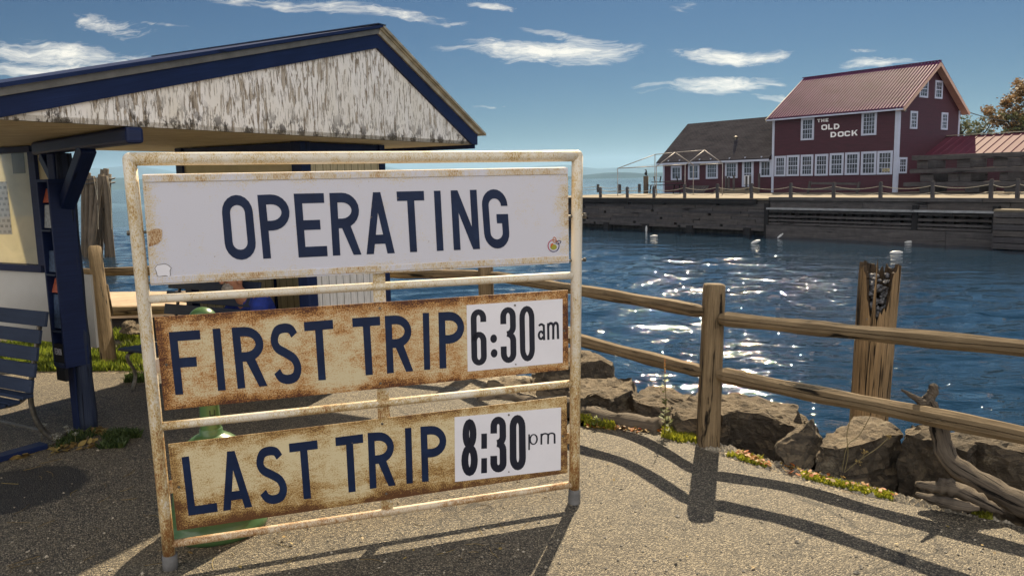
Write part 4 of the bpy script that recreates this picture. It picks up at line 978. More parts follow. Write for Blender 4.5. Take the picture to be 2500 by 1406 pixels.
mb = MB(); q = [at(232, 690, 8.3), at(262, 695, 8.3), at(275, 770, 8.2), at(236, 768, 8.2)]; prism(mb, q, V((0, .02, 0))); mb.build('gusset_board', MT['fence'], FENCE)

# ------------------------------------------------------------------ ground, path, water
ZW = -2.125
SH = [V(p) for p in ((14, -9, 0), (7.6, -1.5, 0), (4.3, 2.7, 0), (2.1, 5.2, 0), (.95, 6.9, 0), (.25, 8.1, 0), (-1.2, 8.9, 0), (-4, 9.7, 0), (-9, 11, 0), (-30, 16, 0))]
def shore_d(x, y):
    "signed distance outside the shoreline (positive towards the water)"
    best = 1e9; sgn = 1; p = V((x, y, 0))
    for a_, b_ in zip(SH, SH[1:]):
        ab = b_-a_; tt = max(0, min(1, (p-a_).dot(ab)/ab.length_squared)); q = a_+ab*tt; d = (p-q).length
        if d < best-1e-6:
            best = d; cx_ = ab.x*(p.y-a_.y)-ab.y*(p.x-a_.x); sgn = -1 if cx_ > 0 else 1
    return best*sgn
DAp = gz(1880, 484.5, .2125); DAx, DAy = DAp.x, DAp.y; DN_ = (.80, .595, 0)
def ground():
    def axis(lo, hi, fine_lo, fine_hi, f, c_):
        out = []; x = lo
        while x < hi:
            out.append(x); x += f if fine_lo <= x <= fine_hi else c_
        out.append(hi); return out
    xs = axis(-60, 30, -8, 8, .14, 2.0); ys = axis(-30, 40, 1.5, 12, .14, 2.0); mb = MB(); nx = len(xs); vs = []
    for y in ys:
        for x in xs:
            d = shore_d(x, y); z = -.006
            nz = noise.fractal(V((x, y, 0))*1.7, 1, 2, 4)*.03
            if d > -.9: z -= .02*min(1, (d+.9))+nz*.6*min(1, (d+.9)*2)
            if d > -.78: z -= min(.30, (d+.78)*.75)
            if d > 0: z -= min(3.2, .75*d+max(0, d-.4)*.9)+nz*2
            vs.append(V((x, y, z)))
    fs = [(j*nx+i, j*nx+i+1, (j+1)*nx+i+1, (j+1)*nx+i) for j in range(len(ys)-1) for i in range(nx-1)]
    mb.add(vs, fs); o = mb.build('ground', MT['soil'], None, True); o['kind'] = 'structure'
    edge = [(2620, 1316), (2500, 1285), (2340, 1256), (2180, 1222), (2050, 1195), (1960, 1172), (1870, 1148), (1780, 1118), (1700, 1090), (1600, 1060), (1500, 1046), (1420, 1040), (1330, 1005), (1240, 975), (1120, 948), (1000, 930), (800, 925), (600, 930), (345, 915), (230, 910), (100, 914), (0, 908), (-300, 915), (-1200, 985)]
    pts = []
    for i, (x, y) in enumerate(edge):
        if i+1 < len(edge):
            for k in range(5):
                xx = lerp(x, edge[i+1][0], k/5); yy = lerp(y, edge[i+1][1], k/5); p = gz(xx, yy); nn = noise.noise(p*2.3)*.035+noise.noise(p*9)*.012
                pts.append(V((p.x+nn, p.y+nn, .003)))
        else: pts.append(gz(x, y)+V((0, 0, .003)))
    pts += [V((-25, 6, .003)), V((-25, -25, .003)), V((9.5, -25, .003)), V((6.2, -2.2, .003))]
    bm = bmesh.new(); vv = [bm.verts.new(p) for p in pts]; bm.faces.new(vv); bmesh.ops.triangulate(bm, faces=bm.faces[:])
    me = bpy.data.meshes.new('path'); bm.to_mesh(me); bm.free(); 
    for p in me.polygons:
        if p.normal.z < 0: p.flip()
    me.materials.append(MT['asphalt']); o = bpy.data.objects.new('path', me); C.objects.link(o); o['kind'] = 'structure'
    # water
    mb = MB(); S_ = 30000; poly(mb, [V((-S_, -60, ZW-.03)), V((S_, -60, ZW-.03)), V((S_, S_, ZW-.03)), V((-S_, S_, ZW-.03))])
    rows = []; y = 5.0
    while y < 85: rows.append(y); y *= 1.0085
    nc = 300; vs = []; ca, sa = math.cos(.2), math.sin(.2)
    for j, y in enumerate(rows):
        fade = min(1, (85-y)/20, j/6)
        for i in range(nc+1):
            x = y*lerp(-.85, .85, i/nc); a = x*ca+y*sa; b = y*ca-x*sa
            lee_d = V((x-DAx, y-DAy, 0)).dot(V(DN_)); lee = 1.0 if lee_d < -16 else lerp(1.0, .22, min(1, (lee_d+16)/9))
            h = .10*noise.noise(V((a*.34, b*.8, 1)))+.075*(.35-abs(noise.noise(V((a*.85+.8*noise.noise(V((a*.3, b*.3, 9))), b*2.0, 5)))))*1.3+.022*noise.noise(V((a*1.8, b*3.6, 7)))
            if y < 30: h += .006*noise.noise(V((a*5, b*9, 3)))
            gu = .65+.5*noise.noise(V((x*.07, y*.12, 4)))
            vs.append(V((x, y, ZW+h*fade*lee*min(1.2, max(.4, gu+.3)))))
    n_ = nc+1; o2 = len(mb.v); mb.add(vs, [(j*n_+i, j*n_+i+1, (j+1)*n_+i+1, (j+1)*n_+i) for j in range(len(rows)-1) for i in range(nc)])
    o = mb.build('water', MT['water'], None, True); o['kind'] = 'structure'
    return pts
EDGE = ground()

# ------------------------------------------------------------------ rocks
def slab_rock(top, zt, hgt, flare, label, name='rock', seed=0, tilt=0.0, und=.025, group='quarry rocks along the shore'):
    rr = random.Random(seed+3); P_ = [gz(x, y, zt) for x, y in top]; c = sum(P_, V((0, 0, 0)))/len(P_); P_ = [c+(p-c)*1.09 for p in P_]
    bm = bmesh.new()
    tops = [bm.verts.new(p+V((0, 0, rr.uniform(-und, und)*.5))) for p in P_]
    mids = [bm.verts.new(c+(p-c)*1.05+V((rr.uniform(-.03, .03), rr.uniform(-.03, .03), -hgt*.45))) for p in P_]
    bots = [bm.verts.new(c+(p-c)*flare+V((rr.uniform(-.06, .06), rr.uniform(-.06, .06), -hgt))) for p in P_]
    ct = bm.verts.new(c+V((0, 0, und*.6))); cb = bm.verts.new(c+V((0, 0, -hgt))); n = len(P_)
    for i in range(n):
        j = (i+1) % n
        bm.faces.new((tops[i], tops[j], ct)); bm.faces.new((tops[i], mids[i], mids[j], tops[j])); bm.faces.new((mids[i], bots[i], bots[j], mids[j])); bm.faces.new((bots[i], cb, bots[j]))
    return rock_finish(bm, label, name, seed, group)
def hull_rock(pts, label, name='rock', seed=0, group='quarry rocks along the shore'):
    c0 = sum(pts, V((0, 0, 0)))/len(pts); bm = bmesh.new(); [bm.verts.new(c0+(p-c0)*1.16) for p in pts]; bmesh.ops.convex_hull(bm, input=bm.verts[:])
    return rock_finish(bm, label, name, seed, group)
def rock_finish(bm, label, name, seed, group):
    rc = random.Random(seed*7+1); cc = sum((v.co for v in bm.verts), V((0, 0, 0)))/len(bm.verts); ext_ = max((v.co-cc).length for v in bm.verts)
    for _ in range(5):
        d = V((rc.gauss(0, 1), rc.gauss(0, 1), rc.gauss(.1, .55))).normalized(); far = max((v.co-cc).dot(d) for v in bm.verts)
        r_ = bmesh.ops.bisect_plane(bm, geom=bm.verts[:]+bm.edges[:]+bm.faces[:], plane_co=cc+d*far*rc.uniform(.86, .96), plane_no=d, clear_outer=True)
        eds = [e for e in r_['geom_cut'] if isinstance(e, bmesh.types.BMEdge)]
        if eds: bmesh.ops.holes_fill(bm, edges=eds, sides=0)
    bmesh.ops.recalc_face_normals(bm, faces=bm.faces[:])
    size = max((a_.co-b_.co).length for a_ in bm.verts for b_ in list(bm.verts)[::3])
    bmesh.ops.triangulate(bm, faces=bm.faces[:])
    tgt = max(.022, size/38)
    for _ in range(6):
        es = [e for e in bm.edges if e.calc_length() > tgt*1.6]
        if not es: break
        bmesh.ops.subdivide_edges(bm, edges=es, cuts=1); bmesh.ops.triangulate(bm, faces=bm.faces[:])
    bm.verts.index_update(); 
    bmesh.ops.smooth_vert(bm, verts=bm.verts[:], factor=.12, use_axis_x=True, use_axis_y=True, use_axis_z=True)
    bm.normal_update(); off = V((seed*3.1, seed*1.7, seed*.9))
    for v in bm.verts:
        p = v.co*1.0+off; amp = .028*min(1, size)
        d = noise.fractal(p*3.0, 1, 2.1, 5)*amp+noise.fractal(p*9, .7, 2, 5)*.026
        st = abs((p.z*13+noise.noise(p*2)*2) % 1-.5)*.018 if abs(v.normal.z) < .6 else 0
        cellv = (noise.cell(p*3.0+V((noise.noise(p*4), noise.noise(p*4+V((5, 0, 0))), 0))*.4)-.5)*.016
        v.co += v.normal*(d-st+cellv)
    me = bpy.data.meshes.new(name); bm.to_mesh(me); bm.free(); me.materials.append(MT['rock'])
    for p in me.polygons: p.use_smooth = False
    o = bpy.data.objects.new(name, me); C.objects.link(o); tag(o, label, 'rock', group); return o
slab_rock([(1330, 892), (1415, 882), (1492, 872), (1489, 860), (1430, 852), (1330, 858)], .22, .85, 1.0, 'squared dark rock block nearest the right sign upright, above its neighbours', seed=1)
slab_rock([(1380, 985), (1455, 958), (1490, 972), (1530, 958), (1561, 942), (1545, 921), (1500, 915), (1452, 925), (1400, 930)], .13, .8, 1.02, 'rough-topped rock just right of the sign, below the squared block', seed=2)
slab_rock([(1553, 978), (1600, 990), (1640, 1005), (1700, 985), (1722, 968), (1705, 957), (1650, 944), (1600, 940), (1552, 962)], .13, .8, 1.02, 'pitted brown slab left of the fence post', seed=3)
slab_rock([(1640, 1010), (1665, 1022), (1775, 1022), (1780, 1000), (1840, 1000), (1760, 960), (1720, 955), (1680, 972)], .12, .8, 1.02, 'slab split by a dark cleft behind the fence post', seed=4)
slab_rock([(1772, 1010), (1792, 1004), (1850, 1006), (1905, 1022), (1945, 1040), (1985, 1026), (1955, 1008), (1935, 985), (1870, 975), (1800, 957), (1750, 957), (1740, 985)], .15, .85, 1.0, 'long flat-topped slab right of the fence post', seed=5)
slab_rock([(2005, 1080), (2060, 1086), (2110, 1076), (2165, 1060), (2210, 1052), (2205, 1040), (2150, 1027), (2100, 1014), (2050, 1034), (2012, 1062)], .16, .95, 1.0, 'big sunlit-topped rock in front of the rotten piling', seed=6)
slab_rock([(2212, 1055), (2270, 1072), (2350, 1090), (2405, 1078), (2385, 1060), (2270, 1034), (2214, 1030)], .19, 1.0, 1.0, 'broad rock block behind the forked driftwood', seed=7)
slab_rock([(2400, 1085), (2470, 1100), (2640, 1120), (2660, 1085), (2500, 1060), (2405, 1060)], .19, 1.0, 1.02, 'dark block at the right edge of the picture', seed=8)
hull_rock([at(1898, 1095, 4.65), at(1945, 1058, 4.6), at(1982, 1032, 4.72), at(2010, 1082, 4.65), at(1968, 1140, 4.5), at(1925, 1136, 4.52), at(1905, 1100, 4.9), at(1985, 1040, 5.0), at(2003, 1090, 5.0), at(1930, 1120, 5.0), at(1997, 1060, 4.95)], 'angular pointed rock tipped on edge between two slabs', seed=9)
hull_rock([at(1985, 1128, 4.75), at(2020, 1100, 4.7), at(2055, 1112, 4.75), at(2060, 1150, 4.7), at(1998, 1158, 4.7), at(1995, 1120, 5.0), at(2050, 1125, 5.0), at(2040, 1150, 5.0)], 'small dark rock in the hollow right of the pointed rock', seed=10)
hull_rock([at(1438, 1008, 5.75), at(1455, 968, 5.8), at(1470, 975, 5.75), at(1502, 1012, 5.7), at(1470, 1022, 5.7), at(1450, 1005, 6.0), at(1490, 1012, 6.0)], 'small pale triangular stone propped by the log', seed=11)
hull_rock([at(1495, 1018, 5.6), at(1512, 990, 5.65), at(1548, 1000, 5.6), at(1590, 1022, 5.55), at(1560, 1036, 5.5), at(1505, 1030, 5.55), at(1530, 1010, 5.8), at(1580, 1025, 5.75)], 'low crumbly rock behind the log', seed=12)
hull_rock([at(1998, 1168, 4.45), at(2020, 1163, 4.55), at(2080, 1168, 4.5), at(2125, 1186, 4.35), at(2110, 1200, 4.3), at(2040, 1190, 4.35), at(2095, 1166, 4.6), at(2010, 1175, 4.4)], 'flat slab of stone at the edge of the path', seed=13)
hull_rock([at(1190, 975, 6.4), at(1200, 935, 6.5), at(1290, 925, 6.6), at(1320, 960, 6.4), at(1300, 985, 6.2), at(1210, 985, 6.2), at(1240, 930, 7.0), at(1310, 950, 7.0)], 'dark rock seen between the sign panels', seed=14)
hull_rock([at(1290, 975, 6.3), at(1310, 915, 6.6), at(1400, 905, 6.7), at(1420, 960, 6.3), at(1390, 1005, 6.0), at(1300, 990, 6.1), at(1350, 905, 7.1), at(1420, 930, 7.0)], 'shaded rock behind the right end of the sign', seed=15)
hull_rock([at(1290, 1000, 6.0), at(1310, 985, 6.05), at(1350, 990, 6.0), at(1385, 1010, 5.9), at(1340, 1018, 5.85), at(1330, 995, 6.2)], 'small rock low behind the sign, at the path edge', seed=16)
hull_rock([at(292, 810, 8.9), at(305, 790, 9.0), at(325, 783, 9.0), at(348, 795, 8.9), at(350, 812, 8.8), at(320, 815, 8.7), at(320, 790, 9.3)], 'tan boulder on the grass behind the far fence', seed=17)
hull_rock([at(-20, 845, 8.9), at(0, 828, 9.0), at(12, 838, 9.0), at(14, 850, 8.8), at(-10, 858, 8.7), at(0, 832, 9.3)], 'pale stone in the grass at the left edge', seed=18)
def edge_stones():
    mb = MB(); rr = random.Random(21)
    for _ in range(2600):
        u = rr.random(); x = lerp(1415, 2560, u); yb = [ (1415, 1044), (1600, 1062), (1700, 1092), (1870, 1150), (2050, 1197), (2180, 1224), (2340, 1258), (2560, 1305)]
        for (a_, b_) in zip(yb, yb[1:]):
            if a_[0] <= x <= b_[0]: y = lerp(a_[1], b_[1], (x-a_[0])/(b_[0]-a_[0])); break
        p = gz(x, y); o_ = abs(rr.gauss(0, .22)) ; dirn = V((.63, .77, 0)); p = p+dirn*(o_+.02); d = shore_d(p.x, p.y)
        z = -.006-.02*max(0, min(1, d+.9))-(min(.30, (d+.78)*.75) if d > -.78 else 0)-(0 if d < 0 else .75*d+max(0, d-.4)*.9)-.004; s_ = rr.uniform(.006, .017)*(1 if rr.random() < .93 else 2)
        base = len(mb.v); vs = []
        for a_, b_, c_ in ((1, 0, 0), (0, 1, 0), (-1, 0, 0), (0, -1, 0), (0, 0, .8), (0, 0, -.5)):
            vs.append(V((p.x, p.y, z))+V((a_*rr.uniform(.7, 1.4), b_*rr.uniform(.7, 1.4), c_))*s_)
        mb.add(vs, [(0, 1, 4), (1, 2, 4), (2, 3, 4), (3, 0, 4), (1, 0, 5), (2, 1, 5), (3, 2, 5), (0, 3, 5)])
    o = mb.build('gravel', plain('pale_gravel', (.33, .29, .22), .9, 0, .5, 60)); tag(o, 'loose pale gravel along the path edge below the fence', 'gravel', kind='stuff')
edge_stones()

# ------------------------------------------------------------------ driftwood, piling
def drift():
    t = thing('driftwood_branch', 'long forked driftwood trunk leaning against the rocks at the right edge', 'driftwood', at(2400, 1190, 3.792))
    P_ = [at(2640, 1290, 3.469), at(2500, 1232, 3.700), at(2400, 1180, 3.885), at(2322, 1128, 4.024), at(2298, 1068, 4.116), at(2285, 1020, 4.163), at(2268, 990, 4.181), at(2258, 975, 4.181)]
    mb = MB(); c_ = cr(P_, 7); k = len(c_); tube(mb, c_, [lerp(.062, .042, min(1, i/k*1.3))*(1+.08*math.sin(i*1.1)) for i in range(k)], 18, .07); mb.build('trunk', MT['drift'], t, True)
    mb = MB(); c_ = cr([at(2262, 996, 4.18), at(2266, 976, 4.18), at(2277, 957, 4.18), at(2280, 936, 4.18)], 5); k = len(c_); tube(mb, c_, [lerp(.040, .020, (q/(k-1))**.8)*(1+R.uniform(-.1, .1)) for q in range(k-1)]+[.008], 14, .16); mb.build('fork', MT['drift'], t, False)
    mb = MB(); c_ = cr([at(2266, 992, 4.17), at(2246, 978, 4.16), at(2226, 966, 4.14), at(2201, 951, 4.12)], 5); k = len(c_); tube(mb, c_, [lerp(.027, .005, q/(k-1)) for q in range(k)], 14, .14); mb.build('fork', MT['drift'], t, False)
    t = thing('driftwood_log', 'split piece of rotten driftwood lying on gravel under the forked trunk', 'driftwood', at(2300, 1210, 3.792))
    for (pp, r) in (([at(2236, 1180, 3.931), at(2290, 1190, 3.903), at(2340, 1195, 3.839), at(2400, 1225, 3.746), at(2450, 1250, 3.700)], .035), ([at(2236, 1205, 3.885), at(2290, 1222, 3.811), at(2350, 1235, 3.718), at(2390, 1240, 3.700)], .028), ([at(2290, 1190, 3.885), at(2312, 1182, 3.885), at(2350, 1200, 3.811)], .03)):
        mb = MB(); c_ = cr(pp, 6); k = len(c_); tube(mb, c_, [r*math.sin(PI*(.12+.8*i/k))*(1+.15*math.sin(i*1.9)) for i in range(k)], 12, .16, squash=1.3); mb.build('splinter', MT['drift'], t, True)
    mb = MB(); c_ = cr([at(1380, 1010, 5.75), at(1420, 1014, 5.65), at(1480, 1028, 5.5), at(1550, 1040, 5.35), at(1612, 1048, 5.22)], 6); k = len(c_)
    tube(mb, c_, [.08*(1+.1*math.sin(i*.8)) for i in range(k)], 16, .09); o = mb.build('driftwood_log', MT['drift'], None, True); tag(o, 'half-buried weathered log at the path edge right of the sign', 'driftwood')
    mb = MB(); c_ = cr([at(1170, 985, 6.1), at(1215, 972, 6.15), at(1260, 975, 6.1), at(1300, 988, 5.9)], 6); k = len(c_)
    tube(mb, c_, [.06*(1+.1*math.sin(i*.8)) for i in range(k)], 16, .09); o = mb.build('driftwood_log', MT['drift'], None, True); tag(o, 'pale log seen between the two lower sign panels', 'driftwood')
drift()
MT['hollow_shade'] = wood('shaded_rotten_core', (.02, .014, .009), (.05, .035, .022), (.11, .075, .045), scale=(.7, 17, 1), crack=.42, bmp=1.0, dist=.02)  # rotten wood of the hollow, darkened to paint in the cavity's shade
def piling():
    Yp = 7.0; b = at(2122, 1010, Yp); tp = at(2150, 635, Yp); ax = (tp-b).normalized(); b0 = b-ax*2.0
    t = thing('rotten_piling', 'tall rotten piling with splintered hollow top full of stones behind the fence', 'piling', V((b0.x, b0.y, ZW)))
    mb = MB(); n = 64; rows = 44; H = (tp-b0).length; d, s, u = ax, V((1, 0, 0)), V((0, 1, 0)); s = (s-ax*s.dot(ax)).normalized(); u = ax.cross(s)
    toph = []
    cam_dir = (CAM-tp); cam_dir.z = 0; cam_dir.normalize(); a_cam = math.atan2(cam_dir.dot(u), cam_dir.dot(s))
    for i in range(n):
        a = 2*PI*i/n; da = (a-a_cam+PI) % (2*PI)-PI
        h = H-.01-abs(noise.noise(V((i*.38, 0, 0))))*.24-R.random()*.05
        hol = math.exp(-((da-.0)/.62)**4)
        h -= .40*hol
        if abs(da+.15) < .05: h = H+.02
        toph.append(h)
    vs = []
    for j in range(rows+1):
        f = j/rows
        for i in range(n):
            a = 2*PI*i/n; fl = .168*(1+.035*noise.noise(V((math.cos(a)*5, math.sin(a)*5, j*.06)))+.035*noise.noise(V((i*1.3, j*.04, 7))))
            z = toph[i]*f; taper = 1.0 - .10*(1-f) ; 
            vs.append(b0+ax*z+(s*math.cos(a)+u*math.sin(a))*fl*taper)
    ring = (rows+1)*n
    for j in range(12):
        for i in range(n):
            a = 2*PI*i/n; z = lerp(toph[i], H-.62, j/11); vs.append(b0+ax*z+(s*math.cos(a)+u*math.sin(a))*lerp(.135, .11, j/11)*(1+.06*noise.noise(V((i*1.1, j*.3, 3)))))
    fs = []; uv = []; per = 2*PI*.17/n
    for j in range(rows+12):
        for i in range(n):
            i2 = (i+1) % n; fs.append((j*n+i, j*n+i2, (j+1)*n+i2, (j+1)*n+i)); z0 = (vs[j*n+i]-b0).length; z1 = (vs[(j+1)*n+i]-b0).length
            uv.append([(z0, i*per), (z0, i*per+per), (z1, i*per+per), (z1, i*per)])
    m2 = MB(); m2.add(vs[rows*n:], [tuple(k_-rows*n for k_ in q_) for q_ in fs[rows*n:]], uv[rows*n:]); m2.build('shaded_rotten_core', MT['hollow_shade'], t)
    mb.add(vs[:(rows+1)*n], fs[:rows*n], uv[:rows*n]); mb.build('shaft', MT['pile'], t)
    for k in range(110):
        zz_ = H-.12-.40*(k/110)-R.random()*.03; sl_ = (zz_-(H-.52))/.4
        c_ = b0+ax*zz_+s*R.uniform(-.085, .085)+u*R.uniform(-.05, .05)+cam_dir*lerp(.095, -.03, sl_)
        bm = bmesh.new(); bmesh.ops.create_icosphere(bm, subdivisions=1, radius=R.uniform(.016, .03))
        q = MB() if k == 0 else q
        q.add([c_+V((v.co.x*R.uniform(.8, 1.3), v.co.y, v.co.z*R.uniform(.6, 1))) for v in bm.verts], [[v.index for v in f_.verts] for f_ in bm.faces]); bm.free()
    o = q.build('stones', plain('grey_pebbles', (.16, .16, .17), .7, 0, .5, 40), t); o['kind'] = 'stuff'
piling()
def dolphin():
    t = thing('piling_cluster', 'tall cluster of leaning dark pilings bound with cable in the lake', 'piling cluster', gz(238, 612, ZW))
    sp = [(205, 205, 3.0), (215, 212, 2.9), (226, 222, 3.05), (238, 232, 3.1), (246, 224, 3.0), (252, 238, 3.1), (259, 246, 3.15), (265, 262, 3.0), (262, 270, 2.9), (256, 272, 2.8), (248, 262, 2.8)]
    for i, (xt, xb, z) in enumerate(sp):
        Y = 46+R.uniform(-1.2, 1.2); tp = at(xt, [425, 422, 430, 436, 428, 414, 412, 425, 425, 430, 425][i], Y); bt = at(xb, 600, Y+R.uniform(-.5, .5)); d = (bt-tp).normalized(); bt = tp+d*((tp.z-ZW+.5)/-d.z)
        mb = MB(); tube(mb, [tp.lerp(bt, k/8) for k in range(9)], [.15*(1+.05*R.random()) for _ in range(9)], 10, .06); mb.build('pile', MT['pileh'], t, True)
    for y in (437, 447):
        mb = MB(); c_ = at(245, y, 46); pts = [c_+V((math.cos(2*PI*k/16)*.62, math.sin(2*PI*k/16)*1.2, .05*math.sin(k))) for k in range(16)]; tube(mb, pts, .03, 6, closed=True); mb.build('cable', MT['wire'], t)
    for (x0, x1) in ((236, 232), (264, 272), (228, 240)):
        mb = MB(); tube(mb, cr([at(x0, 430, 44.6), at((x0+x1)/2+4, 490, 44.7), at(x1, 560, 44.8)], 5), .014, 5); mb.build('cable', MT['rope'], t)
MT['pileh'] = wood('lake_piling', (.03, .025, .02), (.10, .08, .06), (.2, .155, .11), scale=(.5, 6, 1), crack=.33, bmp=.6, dist=.03)
dolphin()
def wharf():
    t = thing('stone_wharf', 'low wharf with a sandy top beyond the left part of the fence', 'wharf', gz(300, 745, .1))
    a = gz(150, 752, .12); b = gz(640, 740, .12); c = gz(640, 709, .12); d = gz(120, 714, .12); a = a+(a-b)*.8; d = d+(d-c)*.8
    mb = MB(); prism(mb, [a, b, c, d], V((0, 0, -.16))); mb.build('top_slab', MT['sandtop'], t)
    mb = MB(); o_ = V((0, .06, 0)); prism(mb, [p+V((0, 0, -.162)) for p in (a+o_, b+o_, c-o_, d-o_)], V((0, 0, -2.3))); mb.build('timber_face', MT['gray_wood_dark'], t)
MT['sandtop'] = plain('sandy_wharf_top', (.40, .29, .19), .9, 0, .2, 5, .4)
wharf()

# ------------------------------------------------------------------ plants
def blades(name, region, count, h, w, mat, label, cat, z=0.0, seed=1, lean=.5, up=0.0, clump=0.0):
    rr = random.Random(seed); mb = MB(); quads = region
    for _ in range(count):
        q = quads[rr.randrange(len(quads))]; u, v = rr.random(), rr.random()
        x = lerp(lerp(q[0][0], q[1][0], u), lerp(q[3][0], q[2][0], u), v); y = lerp(lerp(q[0][1], q[1][1], u), lerp(q[3][1], q[2][1], u), v)
        p = gz(x, y, z)
        if clump and noise.noise(V((p.x*clump, p.y*clump, 2))) < rr.uniform(-.35, .15): continue
        hh = h*rr.uniform(.4, 1.2); a = rr.random()*2*PI; d = V((math.cos(a), math.sin(a), 0)); l = V((rr.uniform(-1, 1), rr.uniform(-1, 1), 0))*lean*hh
        p = p+V((0, 0, -.01)); s = d*w*rr.uniform(.6, 1.3)
        mb.add([p-s, p+s, p+l*.5+V((0, 0, hh*.6))+s*.7, p+l+V((0, 0, hh)), p+l*.5+V((0, 0, hh*.6))-s*.7], [(0, 1, 2, 3, 4)])
    o = mb.build(name, mat); tag(o, label, cat, kind='stuff'); return o
blades('grass', [[(-80, 905), (360, 905), (360, 806), (-80, 840)]], 24000, .085, .008, MT['grass'], 'sunlit patch of rough grass behind the shelter and bench', 'grass', seed=3, clump=1.1)
blades('ground_cover', [[(1618, 1068), (1700, 1092), (1700, 1075), (1625, 1046)], [(1618, 1060), (1700, 1084), (1700, 1068), (1625, 1040)]], 3600, .045, .009, MT['moss'], 'yellow-green ground cover left of the fence post foot', 'ground cover', seed=4, clump=4)
blades('ground_cover', [[(1765, 1108), (1870, 1140), (1860, 1115), (1770, 1090)], [(1960, 1165), (2180, 1220), (2180, 1206), (1960, 1150)], [(2300, 1246), (2420, 1268), (2420, 1256), (2300, 1236)]], 4600, .028, .009, MT['moss'], 'moss and low weeds along the path edge right of the post', 'ground cover', seed=5, clump=3)
blades('ground_cover', [[(1410, 1040), (1450, 1046), (1450, 1020), (1410, 1015)], [(1440, 1044), (1500, 1050), (1495, 1035), (1440, 1030)]], 1500, .05, .009, MT['moss'], 'small weeds beside the sign at the log', 'ground cover', seed=6, clump=4)
blades('ground_cover', [[(130, 1100), (300, 1095), (320, 1062), (170, 1060)], [(230, 1080), (345, 1068), (330, 1058), (230, 1060)]], 3600, .055, .010, MT['weed'], 'dark weeds round the foot of the navy post', 'weeds', seed=7, clump=4, lean=.8)
blades('ground_cover', [[(305, 935), (380, 935), (380, 915), (310, 920)]], 700, .06, .01, MT['weed'], 'dark weeds under the far bench end', 'weeds', seed=8)
def leaves(name, region, count, size, mat, label, seed, z=.004):
    rr = random.Random(seed); mb = MB()
    for _ in range(count):
        q = region[rr.randrange(len(region))]; u, v = rr.random(), rr.random()
        x = lerp(lerp(q[0][0], q[1][0], u), lerp(q[3][0], q[2][0], u), v); y = lerp(lerp(q[0][1], q[1][1], u), lerp(q[3][1], q[2][1], u), v)
        p = gz(x, y, z)+V((0, 0, rr.uniform(0, .02))); s = size*rr.uniform(.5, 1.2); a = rr.random()*6.28; d = V((math.cos(a), math.sin(a), rr.uniform(-.4, .6)))*s; e = V((-math.sin(a), math.cos(a), rr.uniform(-.5, .5)))*s*.6
        mb.add([p-d, p-d*.3-e, p+d*.4-e*.8, p+d, p+d*.4+e*.8, p-d*.3+e], [(0, 1, 2, 3, 4, 5)])
    o = mb.build(name, mat); tag(o, label, 'leaves', kind='stuff'); return o
leaves('fallen_leaves', [[(1900, 1148), (2190, 1215), (2190, 1203), (1900, 1130)], [(1430, 1046), (1640, 1062), (1640, 1052), (1430, 1034)], [(1800, 1110), (1880, 1142), (1880, 1132), (1800, 1098)]], 330, .016, MT['fallen'], 'red and orange fallen leaves scattered along the path edge', 9)
leaves('fallen_leaves', [[(10, 1125), (70, 1120), (70, 1105), (20, 1110)], [(105, 1112), (240, 1092), (240, 1075), (110, 1090)], [(220, 1060), (265, 1062), (260, 1048), (225, 1048)]], 130, .03, MT['drybrown'], 'curled brown leaves on the asphalt by the navy post', 10)
def twigs():
    rr = random.Random(4); mb = MB()
    for _ in range(60):
        x, y = rr.uniform(0, 1300), rr.uniform(1090, 1400); p = gz(x, y, .006); a = rr.random()*6.3; l = rr.uniform(.02, .07); d = V((math.cos(a), math.sin(a), 0)); e = V((-d.y, d.x, 0))
        tube(mb, cr([p-d*l, p+e*rr.uniform(-.015, .015), p+d*l], 3), .0012, 4)
    o = mb.build('pine_needles', MT['drybrown']); tag(o, 'thin dry needles scattered over the asphalt', 'debris', kind='stuff')
twigs()
def pebbles():
    rr = random.Random(31); mb = MB()
    for _ in range(420):
        x, y = rr.uniform(0, 2500), 1400-abs(rr.gauss(0, 170)); 
        if x > 1350 and y < 1060+(x-1400)*.2: continue
        p = gz(x, y, .006); s_ = rr.uniform(.003, .008)*(1 if rr.random() < .93 else 1.8)
        vs = [p+V((a_*rr.uniform(.7, 1.4), b_*rr.uniform(.7, 1.4), c_))*s_ for a_, b_, c_ in ((1, 0, 0), (0, 1, 0), (-1, 0, 0), (0, -1, 0), (0, 0, .8), (0, 0, -.5))]
        mb.add(vs, [(0, 1, 4), (1, 2, 4), (2, 3, 4), (3, 0, 4), (1, 0, 5), (2, 1, 5), (3, 2, 5), (0, 3, 5)])
    tag(mb.build('pebbles', MT['pebble']), 'loose pale pebbles scattered over the asphalt path', 'pebbles', kind='stuff')
MT['pebble'] = plain('pebble_stone', (.38, .33, .25), .8, 0, .5, 70)
pebbles()
leaves('fallen_leaves', [[(1450, 1060), (2300, 1260), (2500, 1400), (1450, 1400)], [(450, 1330), (1350, 1250), (1350, 1400), (450, 1400)]], 34, .012, MT['drybrown'], 'few small dry leaves lying loose on the sunlit path', 41)
mb = MB(); obox(mb, gz(-120, 1150, .02), gz(108, 1086, .02), .10, .035, up=(0, 0, 1)); tag(mb.build('plank', MT['navy'], None, bevel=.004), 'flat navy painted plank lying on the asphalt under the bench', 'plank')
